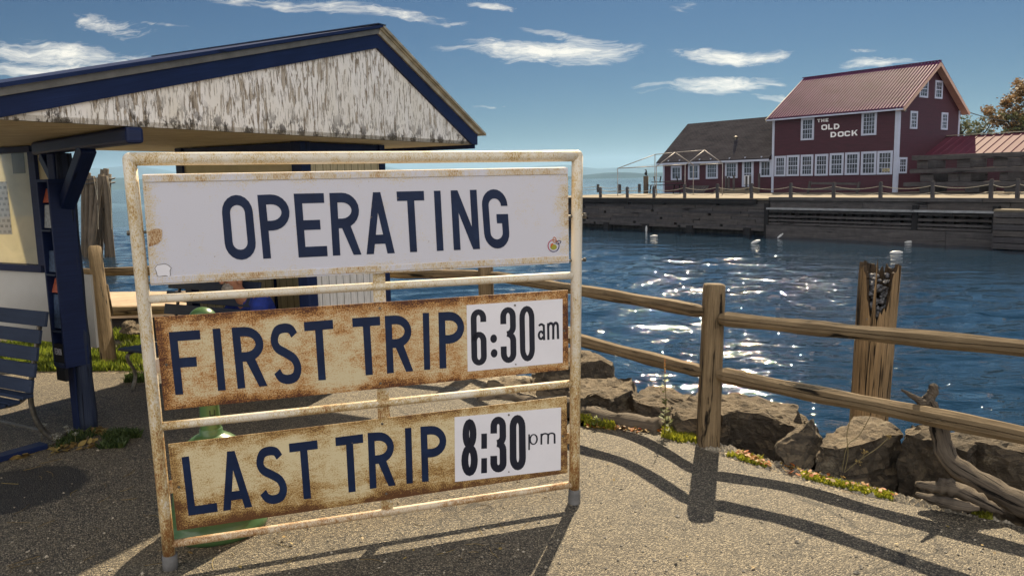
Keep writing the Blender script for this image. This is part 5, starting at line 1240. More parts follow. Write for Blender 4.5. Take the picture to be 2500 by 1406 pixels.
def tall_weed(pos, h, n, label, mat=None, tip=None):
    t = thing('weed_plant', label, 'plant', pos); rr = random.Random(int(h*1000)); mb = MB()
    k = 8; pts = [V(pos)+V((math.sin(i*.5)*.01, 0, h*i/k)) for i in range(k+1)]; tube(mb, pts, [lerp(.004, .0015, i/k) for i in range(k+1)], 5); mb.build('stem', MT['weedstem'], t)
    mb = MB()
    for i in range(n):
        z = h*rr.uniform(.12, .78); a = rr.random()*6.28; l = .045*rr.uniform(.6, 1.2)*(1-.5*z/h); p = V(pos)+V((0, 0, z)); d = V((math.cos(a), math.sin(a), .35))*l; e = V((-math.sin(a), math.cos(a), 0))*l*.22
        mb.add([p, p+d*.5+e, p+d, p+d*.5-e], [(0, 1, 2, 3)])
    mb.build('leaves', mat or MT['grass'], t)
    if tip:
        mb = MB()
        for i in range(30): p = V(pos)+V((rr.uniform(-.004, .004), 0, h*rr.uniform(.8, 1.0))); mb.add([p, p+V((.006, 0, .004)), p+V((0, .004, .008))], [(0, 1, 2)])
        mb.build('seed_head', tip, t)
MT['weedstem'] = plain('weed_stem', (.16, .13, .06), .8)
tall_weed(gz(1622, 1062), .52, 70, 'tall leafy weed with reddish tip left of the fence post', tip=MT['fallen'])
tall_weed(gz(1632, 1064), .16, 26, 'short leafy weed beside the tall weed')
tall_weed(gz(1455, 1046), .10, 26, 'small leafy weed in front of the half-buried log')
def dry_stalks():
    t = thing('dry_weed', 'thin dry forked weed stalks rising before the big rock', 'plant', at(2052, 1168, 4.45))
    for pts in ([(2052, 1170), (2068, 1090), (2098, 1062), (2125, 1015)], [(2056, 1172), (2070, 1112), (2068, 1060), (2080, 1010)], [(2048, 1165), (2095, 1125), (2140, 1095), (2170, 1068)], [(2095, 1125), (2105, 1118), (2110, 1105)]):
        mb = MB(); tube(mb, cr([at(x, y, 4.4) for x, y in pts], 6), .0022, 5); mb.build('stalk', MT['weedstem'], t)
    for (x, y) in ((2170, 1066), (2110, 1104), (2095, 1128)):
        mb = MB()
        for i in range(26): p = at(x, y, 4.4)+V((R.gauss(0, .008), R.gauss(0, .008), R.gauss(0, .007))); s = .006; mb.add([p, p+V((s, 0, s*.3)), p+V((0, s, s))], [(0, 1, 2)])
        mb.build('seed_head', MT['drybrown'], t)
dry_stalks()
def white_flowers():
    t = thing('flowering_weed', 'weed with small white flower heads beside the bench foot', 'plant', gz(150, 1085))
    for (x, y) in ((100, 1040), (122, 1066), (128, 1070), (138, 1066), (95, 1062), (158, 1043), (157, 1050), (178, 1064), (108, 1036)):
        p = gz(x+6, y+22); hh = .06+.02*R.random(); mb = MB(); tp = p+V((R.uniform(-.01, .01), 0, hh)); tube(mb, [p, p.lerp(tp, .5)+V((.004, 0, 0)), tp], .0015, 4); st = mb.build('stem', MT['weedstem'], t)
        mb = MB()
        for i in range(24): q = tp+V((R.gauss(0, .011), R.gauss(0, .011), R.gauss(0, .004))); s = .005; mb.add([q, q+V((s, 0, 0)), q+V((s, s, .002)), q+V((0, s, 0))], [(0, 1, 2, 3)])
        mb.build('flower_head', MT['flower'], t)
white_flowers()
# ------------------------------------------------------------------ the dock across the water
ZD = .2125
DA = gz(1880, 484.5, ZD); DB = gz(2470, 487.5, ZD); dx = (DB-DA); dx.z = 0; dx.normalize()      # towards the viewer's right
dn_ = V((-dx.y, dx.x, 0)); dn_ = dn_ if dn_.y > 0 else -dn_                                      # away from the water face
def dk(s, n=0.0, z=ZD): return V((DA.x, DA.y, 0))+dx*s+dn_*n+V((0, 0, z))
def sx_(px, n=0.0):
    "distance along the dock face seen at photo column px"
    r = ray(px, 480); o = dk(0, n, 0); # solve o + dx*s on the vertical plane of the ray
    k = r.x/r.y; return (k*o.y-o.x)/(dx.x-k*dx.y)
def dock():
    t = thing('timber_dock', 'long weathered timber crib dock carrying the red restaurant', 'dock', dk(0, 0, ZW))
    sL = sx_(1300); sR = sx_(2800); sC = 0.0; rr = random.Random(12)
    mb = MB(); prism(mb, [dk(sL, .05), dk(sR, .05), dk(sR, 34), dk(-4, 34), dk(sx_(1500)-2, 13), dk(sL, 9)], V((0, 0, -.12))); mb.build('deck', MT['deck'], t)
    # cores
    mb = MB(); prism(mb, [dk(sL, .42, ZD-.13), dk(sR, .42, ZD-.13), dk(sR, 30, ZD-.13), dk(sL, 8, ZD-.13)], V((0, 0, -3))); mb.build('stone_fill', plain('dark_stone_fill', (.03, .028, .027), .9, 0, .8, 2.5, 1.0), t)
    # left timber face
    mb = MB(); rows = 11; Ht = ZD-ZW-.12
    for r in range(rows):
        z = ZD-.12-Ht*(r+.5)/rows*.86-.03; s = sL
        while s < sC-.2:
            l = min(rr.uniform(2.2, 5.5), sC-.2-s); o_ = .30-.22*(1-math.exp(-r*.0))*0-.025*r+rr.uniform(-.03, .03)
            if r > 8 and rr.random() < .25: s += l*.4; continue
            obox(mb, dk(s+.03, o_, z), dk(s+l-.03, o_, z), .24, Ht/rows*.86*.94, up=(0, 0, 1)); s += l
            if rr.random() < .35: s += .22
    mb.build('crib_face', MT['gray_wood'], t)
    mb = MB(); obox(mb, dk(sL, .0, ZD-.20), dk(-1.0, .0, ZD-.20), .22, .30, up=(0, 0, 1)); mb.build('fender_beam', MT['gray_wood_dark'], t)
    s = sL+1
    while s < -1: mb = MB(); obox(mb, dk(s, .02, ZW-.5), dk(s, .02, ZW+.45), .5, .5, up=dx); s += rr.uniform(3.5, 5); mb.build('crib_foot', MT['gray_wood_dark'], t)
    # right face: cap boards, big beams with dark slots
    def face(name, m, z0, z1, s0, s1, off, seg=6.0, th_=.26):
        mb = MB(); s = s0
        while s < s1-.3:
            l = min(seg*rr.uniform(.7, 1.3), s1-s); obox(mb, dk(s+.015, off+rr.uniform(-.015, .015), (z0+z1)/2+rr.uniform(-.008, .008)), dk(s+l-.015, off+rr.uniform(-.015, .015), (z0+z1)/2), th_, (z1-z0)*.97, up=(0, 0, 1)); s += l
        mb.build(name, m, t)
    zz = lambda px, y: onp(px, y, dk(0), dn_).z
    L = lambda y: zz(2150, y)
    face('cap_board', MT['gray_wood'], L(492), L(482.5), sC, sR, -.02, 8)
    face('wall_plank', MT['gray_wood'], L(511), L(492.5), sC, sR, .10, 5)
    face('ledge_beam', MT['paleledge'], L(516), L(511), sC, sR, -.16, 9, .5)
    face('wall_plank', MT['gray_wood'], L(524), L(516), sC, sR, -.02, 5)
    for a_, b_ in ((531, 537), (542.5, 548)): face('crib_beam', MT['gray_wood'], L(b_), L(a_), sC, sR, -.03, 7)
    face('crib_beam', MT['gray_wood'], L(557), L(551), sC, sR, -.04, 8); face('base_beam', MT['gray_wood'], ZW-.2, L(558), sC, sx_(2440), -.12, 12, .5)
    mb = MB()
    for k in range(34):
        s = lerp(sC, sR, (k+.5)/34); obox(mb, dk(s, .14, L(552)), dk(s, .14, L(516)), .3, .26, up=dx)
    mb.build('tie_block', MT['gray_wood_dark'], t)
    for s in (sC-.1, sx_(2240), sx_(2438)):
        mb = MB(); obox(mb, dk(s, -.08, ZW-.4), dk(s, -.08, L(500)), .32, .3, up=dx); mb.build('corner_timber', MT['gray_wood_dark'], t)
    # stepped landing at the right
    mb = MB(); prism(mb, [dk(sx_(2462), -1.6, ZD-.42), dk(sx_(2900), -1.6, ZD-.42), dk(sx_(2900), .0, ZD-.42), dk(sx_(2462), .0, ZD-.42)], V((0, 0, -.1))); mb.build('landing', MT['deck'], t)
    mb = MB()
    for i in range(6):
        z = ZD-.66-i*.30; obox(mb, dk(sx_(2462), -1.45, z), dk(sx_(2900), -1.45, z), .25, .26, up=(0, 0, 1)); obox(mb, dk(sx_(2462)+.1, -1.3, z), dk(sx_(2462)+.1, -.1, z), .22, .26, up=(0, 0, 1))
    mb.build('landing_face', MT['gray_wood'], t)
MT['paleledge'] = wood('pale_worn_ledge', (.12, .12, .12), (.30, .31, .33), (.5, .52, .56), scale=(.6, 4, 1), crack=.33, bmp=.4, dist=.02)
dock()
def rope_fence():
    t = thing('rope_fence', 'fence of short timber posts joined by two sagging ropes along the dock edge', 'fence', dk(0))
    cols = [1466, 1531.5, 1596.6, 1671.6, 1751.5, 1834.6, 1930.5, 2035, 2149.5, 2276.6, 2419, 2483.8, 2580]; Ps = []
    hh = {1466: .75, 1531.5: .78, 1596.6: .8}
    for c in cols:
        s = sx_(c, .18); h = .92 if c < 2400 else .98; h = hh.get(c, h); b = dk(s, .18, ZD-.02); Ps.append((b, h))
        mb = MB(); obox(mb, b, b+V((0, 0, h)), .17, .17, up=dx); obox(mb, b+V((0, 0, h+.002)), b+V((0, 0, h+.05)), .12, .12, up=dx); mb.build('post', MT['gray_wood'], t, bevel=.01)
    def rope(a, b, sag, r=.02):
        mb = MB(); tube(mb, [a.lerp(b, i/14)+V((0, 0, -sag*4*(i/14)*(1-i/14))) for i in range(15)], r, 6); mb.build('rope', MT['rope'], t, True)
    for (a, h), (b, h2) in zip(Ps, Ps[1:]):
        rope(a+V((0, 0, h*.80)), b+V((0, 0, h2*.80)), .17); rope(a+V((0, 0, h*.42)), b+V((0, 0, h2*.42)), .19)
    # return run at the far end of the deck
    far = [gz(1380, 466, ZD), gz(1460, 470, ZD), gz(1513, 472, ZD), gz(1561, 471, ZD)]; prev = None
    for b in far:
        mb = MB(); obox(mb, b, b+V((0, 0, .85)), .2, .2, up=dx); mb.build('post', MT['gray_wood'], t)
        if prev is not None: rope(prev+V((0, 0, .65)), b+V((0, 0, .65)), .2, .025); rope(prev+V((0, 0, .35)), b+V((0, 0, .35)), .2, .025)
        prev = b
rope_fence()
# ------------------------------------------------------------------ buildings
CB = gz(2187, 470, ZD-.0); CB.z = 0
def bw(s, n=0.0, z=0.0): return CB+dx*s+dn_*n+V((0, 0, z))
def col_s(px, n=0.0, y=400):
    r = ray(px, y); o = bw(0, n); k = r.x/r.y; return (k*o.y-o.x)/(dx.x-k*dx.y)
def fp(px, y, off=0.0): return onp(px, y, CB, -dn_, off)
def sp_(px, y, off=0.0): return onp(px, y, CB, dx, off)
def window(t, PP, q, cols=3, rows=4, door=False, tr_=.16, broken=False, sash=True):
    "q = outer corners x0,y0,x1,y1 in photo pixels; PP(x, y, off) maps onto the wall"
    (x0, y0, x1, y1) = q; a = PP(x0, y1); b = PP(x1, y1); cc = PP(x1, y0); d = PP(x0, y0)
    zb, zt = (a.z+b.z)/2, (d.z+cc.z)/2; a = V((a.x, a.y, 0)); b = V((b.x, b.y, 0)); L = (b-a).length; e = (b-a).normalized(); nn = e.cross(V((0, 0, 1)))
    Z = lambda s, z, o: a+e*s+V((0, 0, z))+nn*o
    def bar(mb, s0, z0, s1, z1, o, dpt): 
        prism(mb, [Z(s0, z0, o), Z(s1, z0, o), Z(s1, z1, o), Z(s0, z1, o)], -nn*dpt)
    name = 'door' if door else 'window'
    mb = MB(); bar(mb, tr_*.9, zb+tr_*.8, L-tr_*.9, zt-tr_*.9, .015, .01); w = mb.build(name, MT['glass'], t)
    mb = MB(); bar(mb, 0, zb, tr_, zt, .06, .058); bar(mb, L-tr_, zb, L, zt, .06, .058); bar(mb, tr_+.001, zt-tr_, L-tr_-.001, zt, .06, .058); bar(mb, tr_+.001, zb, L-tr_-.001, zb+tr_*.85, .075, .07); mb.build('frame', MT['trimwhite'], w)
    mb = MB(); g = .026; i0, i1, j0, j1 = tr_, L-tr_, zb+tr_*.85, zt-tr_
    for k in range(1, cols): s = lerp(i0, i1, k/cols); bar(mb, s-g/2, j0, s+g/2, j1, .035, .02)
    for k in range(1, rows):
        z = lerp(j0, j1, k/rows); gg = .06 if (sash and k*2 == rows) else g; bar(mb, i0, z-gg/2, i1, z+gg/2, .042, .02)
    mb.build('muntins', MT['trimwhite'], w)
    # pale interior things glimpsed behind the glass
    return w, Z, (L, zb, zt)
def zq(s, ox, oy, q): return (q[0]/s+ox, q[1]/s+oy, q[2]/s+ox, q[3]/s+oy)
def old_dock():
    t = thing('restaurant_building', 'tall dark red clapboard restaurant lettered THE OLD DOCK with ribbed metal roof', 'building', bw(-5, 4, ZD))
    sl = col_s(1884); ze = fp(2187, 259).z; zr_ = 0
    dep = 0
    r = ray(2337, 400); k = r.x/r.y; dep = (k*CB.y-CB.x)/(dn_.x-k*dn_.y)
    ridge = sp_(2283, 152); nr = dep/2; zr_ = onp(2285, 152, bw(.45, nr), dx).z
    print('building', sl, ze, dep, zr_)
    # walls as one shell
    mb = MB(); z0 = ZD-.02
    prism(mb, [bw(0, 0, z0), bw(sl, 0, z0), bw(sl, 0, ze), bw(0, 0, ze)][::-1], dn_*.2); mb.build('front_wall', MT['siding'], t)
    mb = MB(); prism(mb, [bw(-.001, .21, z0), bw(-.001, dep, z0), bw(-.001, dep, ze), bw(-.001, nr, zr_-.28), bw(-.001, .21, ze)], -dx*.2); mb.build('gable_wall', MT['siding'], t)
    mb = MB(); prism(mb, [bw(sl, .21, z0), bw(sl, dep, z0), bw(sl, dep, ze), bw(sl, nr, zr_-.28), bw(sl, .21, ze)], dx*.2); mb.build('gable_wall', MT['siding'], t)
    mb = MB(); prism(mb, [bw(-.21, dep-.2, z0), bw(sl+.21, dep-.2, z0), bw(sl+.21, dep-.2, ze), bw(-.21, dep-.2, ze)], dn_*.199); mb.build('rear_wall', MT['siding'], t)
    # ribbed roof
    oh = .42; s0 = sl-.35; s1 = .55; sw = (zr_-ze)/nr
    for side in (0, 1):
        mb = MB(); n0 = -oh if side == 0 else dep+oh; zE = ze-oh*sw+.06; k = 46; vs = []
        prof = []
        for i in range(k):
            for (f, h) in ((0, .0), (.5, .0), (.56, .11), (.94, .11)): prof.append((lerp(s0, s1, (i+f)/k), h))
        prof.append((s1, 0))
        for s, h in prof: vs += [bw(s, n0, zE+h), bw(s, nr, zr_+.06+h)]
        m = len(prof); fs = [(2*i, 2*i+2, 2*i+3, 2*i+1) for i in range(m-1)]
        if side: fs = [f[::-1] for f in fs]
        mb.add(vs, fs); mb.build('metal_roof', MT['metalroof'], t)
        mb = MB(); obox(mb, bw(s0, n0+.02*(1-2*side), zE-.06), bw(s1-.01, n0+.02*(1-2*side), zE-.06), .06, .11, up=(0, 0, 1)); mb.build('eave_board', MT['trimwhite'], t)
        for s_, mt in ((s1, MT['fascia_warm']), (s0, MT['alu'])):
            mb = MB(); obox(mb, bw(s_, n0, zE-.10), bw(s_, nr, zr_-.10), .05, .24, up=dx.cross((bw(s_, nr, zr_)-bw(s_, n0, zE)).normalized())); mb.build('rake_board', mt, t)
    mb = MB()
    for side in (0, 1):
        n0 = -oh if side == 0 else dep+oh; zE = ze-oh*sw+.0
        prism(mb, [bw(.001, n0, zE-.05), bw(s1-.03, n0, zE-.05), bw(s1-.03, nr, zr_-.05), bw(.001, nr, zr_-.05)], V((0, 0, -.03)))
    mb.build('rake_soffit', MT['fascia_warm'], t)
    mb = MB(); obox(mb, bw(s0, nr, zr_+.15), bw(s1, nr, zr_+.15), .3, .05); mb.build('ridge_cap', MT['metalroof'], t)
    # corner boards and downspout
    for s_ in (-.12, sl+.12):
        mb = MB(); obox(mb, bw(s_, -.012, z0), bw(s_, -.012, ze-.1), .05, .26 if s_ > -1 else .2, up=dx); mb.build('corner_board', MT['trimwhite'], t)
    mb = MB(); obox(mb, bw(.02, .10, z0), bw(.02, .10, ze-.1), .2, .05, up=dx); mb.build('corner_board', MT['trimwhite'], t)
    mb = MB(); obox(mb, bw(.02, dep-.1, z0), bw(.02, dep-.1, ze-.05), .2, .05, up=dx); mb.build('corner_board', MT['trimwhite'], t)
    lower = [(118, 955, 222, 1143), (230, 947, 347, 1140), (360, 942, 475, 1138), (492, 937, 613, 1137), (628, 928, 757, 1133), (770, 921, 903, 1130), (918, 913, 1060, 1129), (1068, 907, 1210, 1126)]
    for i, q in enumerate(lower):
        w, Z, (L, zb, zt) = window(t, fp, zq(3.8, 1860, 130, q), 4, 4)
        if i == 7:
            mb = MB(); prism(mb, [Z(.42, zb+.2, .05), Z(.95, zb+.2, .05), Z(.95, zb+.42, .05), Z(.42, zb+.42, .05)], V((0, 0, 0))-(Z(0, 0, 1)-Z(0, 0, 0))*.01); sg = mb.build('window_sign', MT['cream'], w)
            mb = MB()
            for j, ch in enumerate('EDED'):
                for li, lay in enumerate(glyph(ch)):
                    for pg in lay: poly(mb, [Z(.47+(j+u*.8)*.11, zb+.38-.14*v_, .052+.001*li) for u, v_ in pg][::-1])
            mb.build('sign_marks', MT['dark'], sg)
    window(t, fp, zq(3.8, 1860, 130, (363, 603, 483, 808)), 4, 4)['frame'] if False else window(t, fp, zq(3.8, 1860, 130, (363, 603, 483, 808)), 4, 4)
    window(t, fp, zq(3.8, 1860, 130, (923, 541, 1063, 763)), 4, 5, sash=False)
    for q in ((1457, 245, 1535, 414), (1600, 255, 1668, 425), (1370, 538, 1435, 704), (1658, 552, 1716, 712), (1263, 967, 1337, 1116)):
        window(t, sp_, zq(3.8, 1860, 130, q), 3, 4, tr_=.15)
    # lettering
    def T(items): return lettering('wall_lettering', items, (CB, -dn_), .03, MT['bwhite'], t, (3.8, 1860, 130))
    k = (.30, .26); k2 = (.27, .26)
    T([('T', (513, 614), (544, 611), (544, 641), (513, 643), *k), ('H', (551, 611), (581, 608), (581, 639), (551, 641), *k), ('E', (590, 608), (617, 605), (617, 636), (590, 638), *k)])
    T([('O', (552, 665), (607, 661), (607, 712), (552, 716), .25, .24), ('L', (615, 660), (655, 657), (655, 708), (615, 711), .33, .24), ('D', (668, 657), (720, 653), (720, 704), (668, 708), .27, .24)])
    T([('D', (637, 733), (691, 729), (691, 779), (637, 783), .27, .24), ('O', (704, 729), (760, 725), (760, 775), (704, 779), .25, .24), ('C', (766, 724), (820, 720), (820, 770), (766, 774), .27, .24), ('K', (833, 717), (889, 712), (889, 764), (833, 769), .27, .24)])
    # lamp on the gable wall
    c = sp_(2203, 269, .1); mb = MB(); tube(mb, [sp_(2199, 272, .0), c, c+dx*.25+V((0, 0, -.05))], [.05, .09, .12], 10); mb.build('wall_lamp', MT['iron'], t)
    return sl, ze, dep, nr, zr_
SL, ZE, DEP, NR, ZR = old_dock()
def wing():
    t = thing('restaurant_wing', 'low dark red wing with grey shingle roof left of the tall building', 'building', bw(SL-5, 3, ZD))
    s1 = SL-.02; s0 = col_s(1619); nr = 4.0; dep = 8.0; z0 = ZD-.02
    ze = (fp(1885, 376).z+fp(1622, 394).z)/2; zr_ = onp(1885, 288, bw(0, nr), -dn_).z; zr2 = onp(1668, 307, bw(0, nr), -dn_).z; zr_ = (zr_+zr2)/2
    print('wing', s0, ze, zr_)
    pts = [bw(s1, .02, z0), bw(s0, .02, z0), bw(s0, .02, ze), bw(s1, .02, ze)]
    mb = MB(); prism(mb, pts[::-1], dn_*.18); mb.build('front_wall', MT['siding'], t)
    mb = MB(); prism(mb, [bw(s0, .21, z0), bw(s0, dep, z0), bw(s0, dep, ze), bw(s0, nr, zr_-.2), bw(s0, .21, ze)], dx*.18); mb.build('end_wall', MT['siding'], t)
    mb = MB(); prism(mb, [bw(s0+.19, dep-.2, z0), bw(s1, dep-.2, z0), bw(s1, dep-.2, ze), bw(s0+.19, dep-.2, ze)], dn_*.199); mb.build('rear_wall', MT['siding'], t)
    sw = (zr_-ze)/nr; oh = .4; a = s0-.5
    for side in (0, 1):
        n0 = -oh if side == 0 else dep+oh; zE = ze-oh*sw+.12
        q = [bw(a, n0, zE), bw(s1, n0, zE), bw(s1, nr, zr_+.12), bw(a, nr, zr_+.12)]; W = (q[1]-q[0]).length; Hh = (q[3]-q[0]).length
        mb = MB(); mb.add(q+[p+V((0, 0, -.1)) for p in q], [(0, 1, 2, 3), (7, 6, 5, 4), (0, 4, 5, 1), (3, 2, 6, 7), (0, 3, 7, 4), (1, 5, 6, 2)] if side == 0 else [(3, 2, 1, 0), (4, 5, 6, 7), (1, 5, 4, 0), (7, 6, 2, 3), (4, 7, 3, 0), (2, 6, 5, 1)], [[(0, 0), (W, 0), (W, Hh), (0, Hh)]]*2+[[(0, 0)]*4]*4)
        mb.build('roof', MT['shingle'], t)
        mb = MB(); obox(mb, bw(a, n0+.02, zE-.16), bw(s1, n0+.02, zE-.16), .06, .16, up=(0, 0, 1)); mb.build('gutter_board', MT['trimwhite'], t)
    for px in (1637, 1664, 1713, 1740, 1786, 1824, 1864):
        s = col_s(px); mb = MB(); obox(mb, bw(s, -.32, ze-.12), bw(s, .0, ze-.12), .1, .14, up=(0, 0, 1)); mb.build('rafter_end', MT['trimwhite'], t)
    c = onp(1796, 352, bw(0, 1.8), -dn_); mb = MB(); tube(mb, [c+V((0, 0, -.5)), c+V((0, 0, .55))], .1, 12); tube(mb, [c+V((0, 0, .55)), c+V((0, 0, .62)), c+V((0, 0, .72))], [.16, .18, .02], 12); mb.build('vent_pipe', MT['iron'], t)
    mb = MB(); obox(mb, bw(s0+.08, -.005, z0), bw(s0+.08, -.005, ze-.1), .04, .18, up=dx); mb.build('corner_board', MT['trimwhite'], t)
    Z5 = (5.857, 1480, 260)
    for q, c_, r_ in (((930, 850, 1080, 1055), 3, 2), ((1175, 823, 1333, 1047), 3, 2), ((1430, 803, 1598, 1035), 4, 3), ((1702, 790, 1880, 1025), 4, 3), ((2195, 765, 2365, 1010), 3, 2)):
        window(t, lambda x, y, o=0.0: fp(x, y, o-.018), zq(*Z5, q), c_, r_, tr_=.17, sash=False)
    w, Z, (L, zb, zt) = window(t, lambda x, y, o=0.0: fp(x, y, o-.018), zq(*Z5, (1945, 762, 2105, 1150)), 3, 4, door=True, tr_=.2)
    mb = MB(); prism(mb, [Z(.24, zb+.2, .05), Z(L-.24, zb+.2, .05), Z(L-.24, zb+.95, .05), Z(.24, zb+.95, .05)], (Z(0, 0, 0)-Z(0, 0, 1))*.03); mb.build('door_panel', MT['white'], w)
    return s0
WS0 = wing()
def shed():
    t = thing('low_shed', 'low wing with a burgundy ribbed metal roof right of the tall building', 'building', bw(6, 6, ZD))
    E = V((30.2, 59, 0))*1.0; e = fp(0, 0) if False else None
    n0 = (V((30.2*1.0625*.94, 59, 0))-CB).dot(dn_); n0 = 3.6; n1 = 7.4; zE = onp(2255, 382, bw(0, n0), -dn_).z; zR = onp(2300, 335, bw(0, n1), -dn_).z; L = 26
    k = 44; prof = []
    for i in range(k):
        for (f, h) in ((0, 0), (.72, 0), (.78, .05), (.95, .05)): prof.append((.03+L*(i+f)/k, h))
    for side in (0, 1):
        vs = []; na = n0 if side == 0 else 2*n1-n0
        for s, h in prof: vs += [bw(s, na, zE+h), bw(s, n1, zR+h)]
        m = len(prof); fs = [(2*i, 2*i+2, 2*i+3, 2*i+1) for i in range(m-1)]
        mb = MB(); mb.add(vs, fs if not side else [f[::-1] for f in fs]); mb.build('metal_roof', MT['metalroof2'], t)
    mb = MB(); obox(mb, bw(.02, n1, zR+.08), bw(L, n1, zR+.08), .35, .05); mb.build('ridge_cap', MT['alu'], t)
    mb = MB(); prism(mb, [bw(.02, n0+.3, ZD-.02), bw(L, n0+.3, ZD-.02), bw(L, n0+.3, zE+.05), bw(.02, n0+.3, zE+.05)], dn_*(2*n1-2*n0-.6)); mb.build('wall', MT['siding'], t)
shed()
def timbers():
    nn = -2.6; r = random.Random(5)
    def beam(s0, s1, n, z, h, d_, lab, across=False):
        mb = MB()
        if across: obox(mb, bw(s0, n, z), bw(s0, n+s1, z), d_, h, up=(0, 0, 1))
        else: obox(mb, bw(s0, n, z), bw(s1, n, z), d_, h, up=(0, 0, 1))
        o = mb.build('salvaged_timber', MT['gray_wood'], None, bevel=.02); tag(o, lab, 'timber', 'big salvaged timbers stacked on the dock')
    sA = col_s(2228, nn); sB = col_s(2510, nn)+6; P_ = lambda y: onp(2300, y, bw(0, nn), -dn_).z
    rows = [('top', 384, 12), ('second', 417, 11), ('third', 450, 11)]
    for i, (nm, y, hpx) in enumerate(rows):
        z = P_(y); h = P_(y-hpx/2)-P_(y+hpx/2)
        beam(sA-(.5 if i == 2 else .1*i), sB-i*.4-(0 if i else 2.2), nn, z, h, .32, f'{nm} long front beam of the timber stack beside the restaurant')
        beam(sA+.2, sB-1, nn+2.3, z+.01, h, .32, f'{nm} long rear beam of the timber stack beside the restaurant')
    for j, (y0, y1) in enumerate(((390.5, 411), (423, 444), (456, 470))):
        za, zb = P_(y1), P_(y0)
        for k, px in enumerate(((2250, 2350, 2440), (2262, 2330, 2352, 2450), (2258, 2375, 2470))[j]):
            s = col_s(px, nn); beam(s, 2.5, nn+.10, (za+zb)/2, (zb-za)*.97, r.uniform(.45, .9), ['upper', 'middle', 'lowest'][j]+' cross timber, '+['first', 'second', 'third', 'fourth'][k]+' from the left end of the timber stack', True)
timbers()
def furniture():
    # leaning bench on the deck
    t = thing('picnic_bench', 'grey wooden bench with splayed legs standing before the red restaurant', 'bench', gz(2035, 474, ZD))
    Yb = gz(2035, 474, ZD).y
    n = -2.2; Q = lambda x, y: onp(x, y, bw(0, n), -dn_)
    for a, b in (((1978, 443), (1972, 474)), ((2098, 445), (2091, 475))):
        mb = MB(); obox(mb, Q(*a), Q(*b), .14, .14, up=dx); mb.build('leg', MT['gray_wood'], t)
    for a, b in (((1982, 447.5), (2094, 449)), ((1975, 461), (2100, 463))):
        mb = MB(); obox(mb, Q(*a)-dn_*.1, Q(*b)-dn_*.1, .08, .16, up=(0, 0, 1)); mb.build('rail', MT['gray_wood'], t)
    # canopy frame
    t = thing('canopy_frame', 'bare metal canopy frame without cloth standing on the dock beside the red wing', 'canopy frame', gz(1640, 475, ZD))
    z5 = lambda x, y: (x/5.857+1480, y/5.857+260)
    def Yof(px): return lerp(67.5, 57.5, (px-1507)/(1763-1507))
    def tb(a, b, r=.032, fa=0, fb=0):
        A, B = z5(*a), z5(*b); mb = MB(); tube(mb, [at(*A, Yof(A[0])+fa), at(*B, Yof(B[0])+fb)], r, 8); mb.build('tube', MT['tube'], t, True)
    def leg(a, yb=None, f=0):
        A = z5(*a); p = at(*A, Yof(A[0])+f); mb = MB(); tube(mb, [p, V((p.x, p.y, ZD))], .032, 8); mb.build('leg', MT['tube'], t, True)
    tb((165, 887), (697, 690), fb=2); tb((697, 690), (985, 660), fa=2, fb=2); tb((985, 660), (1405, 628), fa=2, fb=2)
    tb((165, 887), (720, 856)); tb((720, 856), (1140, 832)); tb((1340, 832), (1660, 820), fa=3.5, fb=3.5)
    tb((720, 856), (985, 660), fb=2); tb((1140, 832), (1405, 628), fb=2); tb((985, 660), (1250, 840), fa=2, fb=4); tb((1405, 628), (1660, 810), fa=2, fb=3.5); 
    leg((163, 887)); leg((718, 856)); leg((1128, 835)); leg((697, 690), f=2); leg((1247, 840), f=4); leg((1665, 815), f=3.5)
    # mooring post with cormorant
    p = gz(1577, 468, ZD); mb = MB(); tp = at(1577.5, 430, p.y); tube(mb, [V((p.x, p.y, -1)), V((p.x, p.y, tp.z))], .26, 14, .03); o = mb.build('mooring_post', MT['pileh'], None, True); tag(o, 'thick round mooring post topped by a dark bird', 'post')
    c = V((p.x, p.y, tp.z)); mb = MB(); tube(mb, cr([c+V((.02, 0, .05)), c+V((0, 0, .22)), c+V((.03, 0, .42)), c+V((.02, 0, .56)), c+V((-.03, 0, .62)), c+V((-.13, 0, .62)), c+V((-.22, 0, .6))], 4), [.05, .09, .12, .14, .15, .14, .13, .11, .09, .07, .06, .055, .055, .055, .06, .062, .06, .05, .03, .02, .018, .015, .012, .01, .006], 12)
    o = mb.build('cormorant', MT['black'], None, True); tag(o, 'dark cormorant perched upright on the mooring post', 'bird')
    mb = MB(); tube(mb, [c+V((.05, 0, .12)), c+V((.16, 0, -.02))], [.06, .03], 8, squash=.4); mb.build('tail', MT['black'], o, True); mb = MB(); tube(mb, [c+V((0, -.03, .06)), c+V((-.02, -.03, 0))], .015, 5); tube(mb, [c+V((0, .03, .06)), c+V((-.02, .03, 0))], .015, 5); mb.build('legs', MT['black'], o)
    # steps to the door
    t = thing('door_steps', 'small wooden porch with rail posts before the door of the red wing', 'porch', gz(1800, 474, ZD))
    a = fp(*z5(1760, 1160)); s0, s1 = col_s(1771), col_s(1856)
    for i in range(2):
        mb = MB(); prism(mb, [bw(s0+.3*i, -.9+.35*i-.6, ZD), bw(s1, -.9+.35*i-.6, ZD), bw(s1, -.02, ZD), bw(s0+.3*i, -.02, ZD)] if i == 0 else [bw(s0+.3, -1.1, ZD+.201), bw(s1, -1.1, ZD+.201), bw(s1, -.02, ZD+.201), bw(s0+.3, -.02, ZD+.201)], V((0, 0, .2))); mb.build('step', MT['deck'], t)
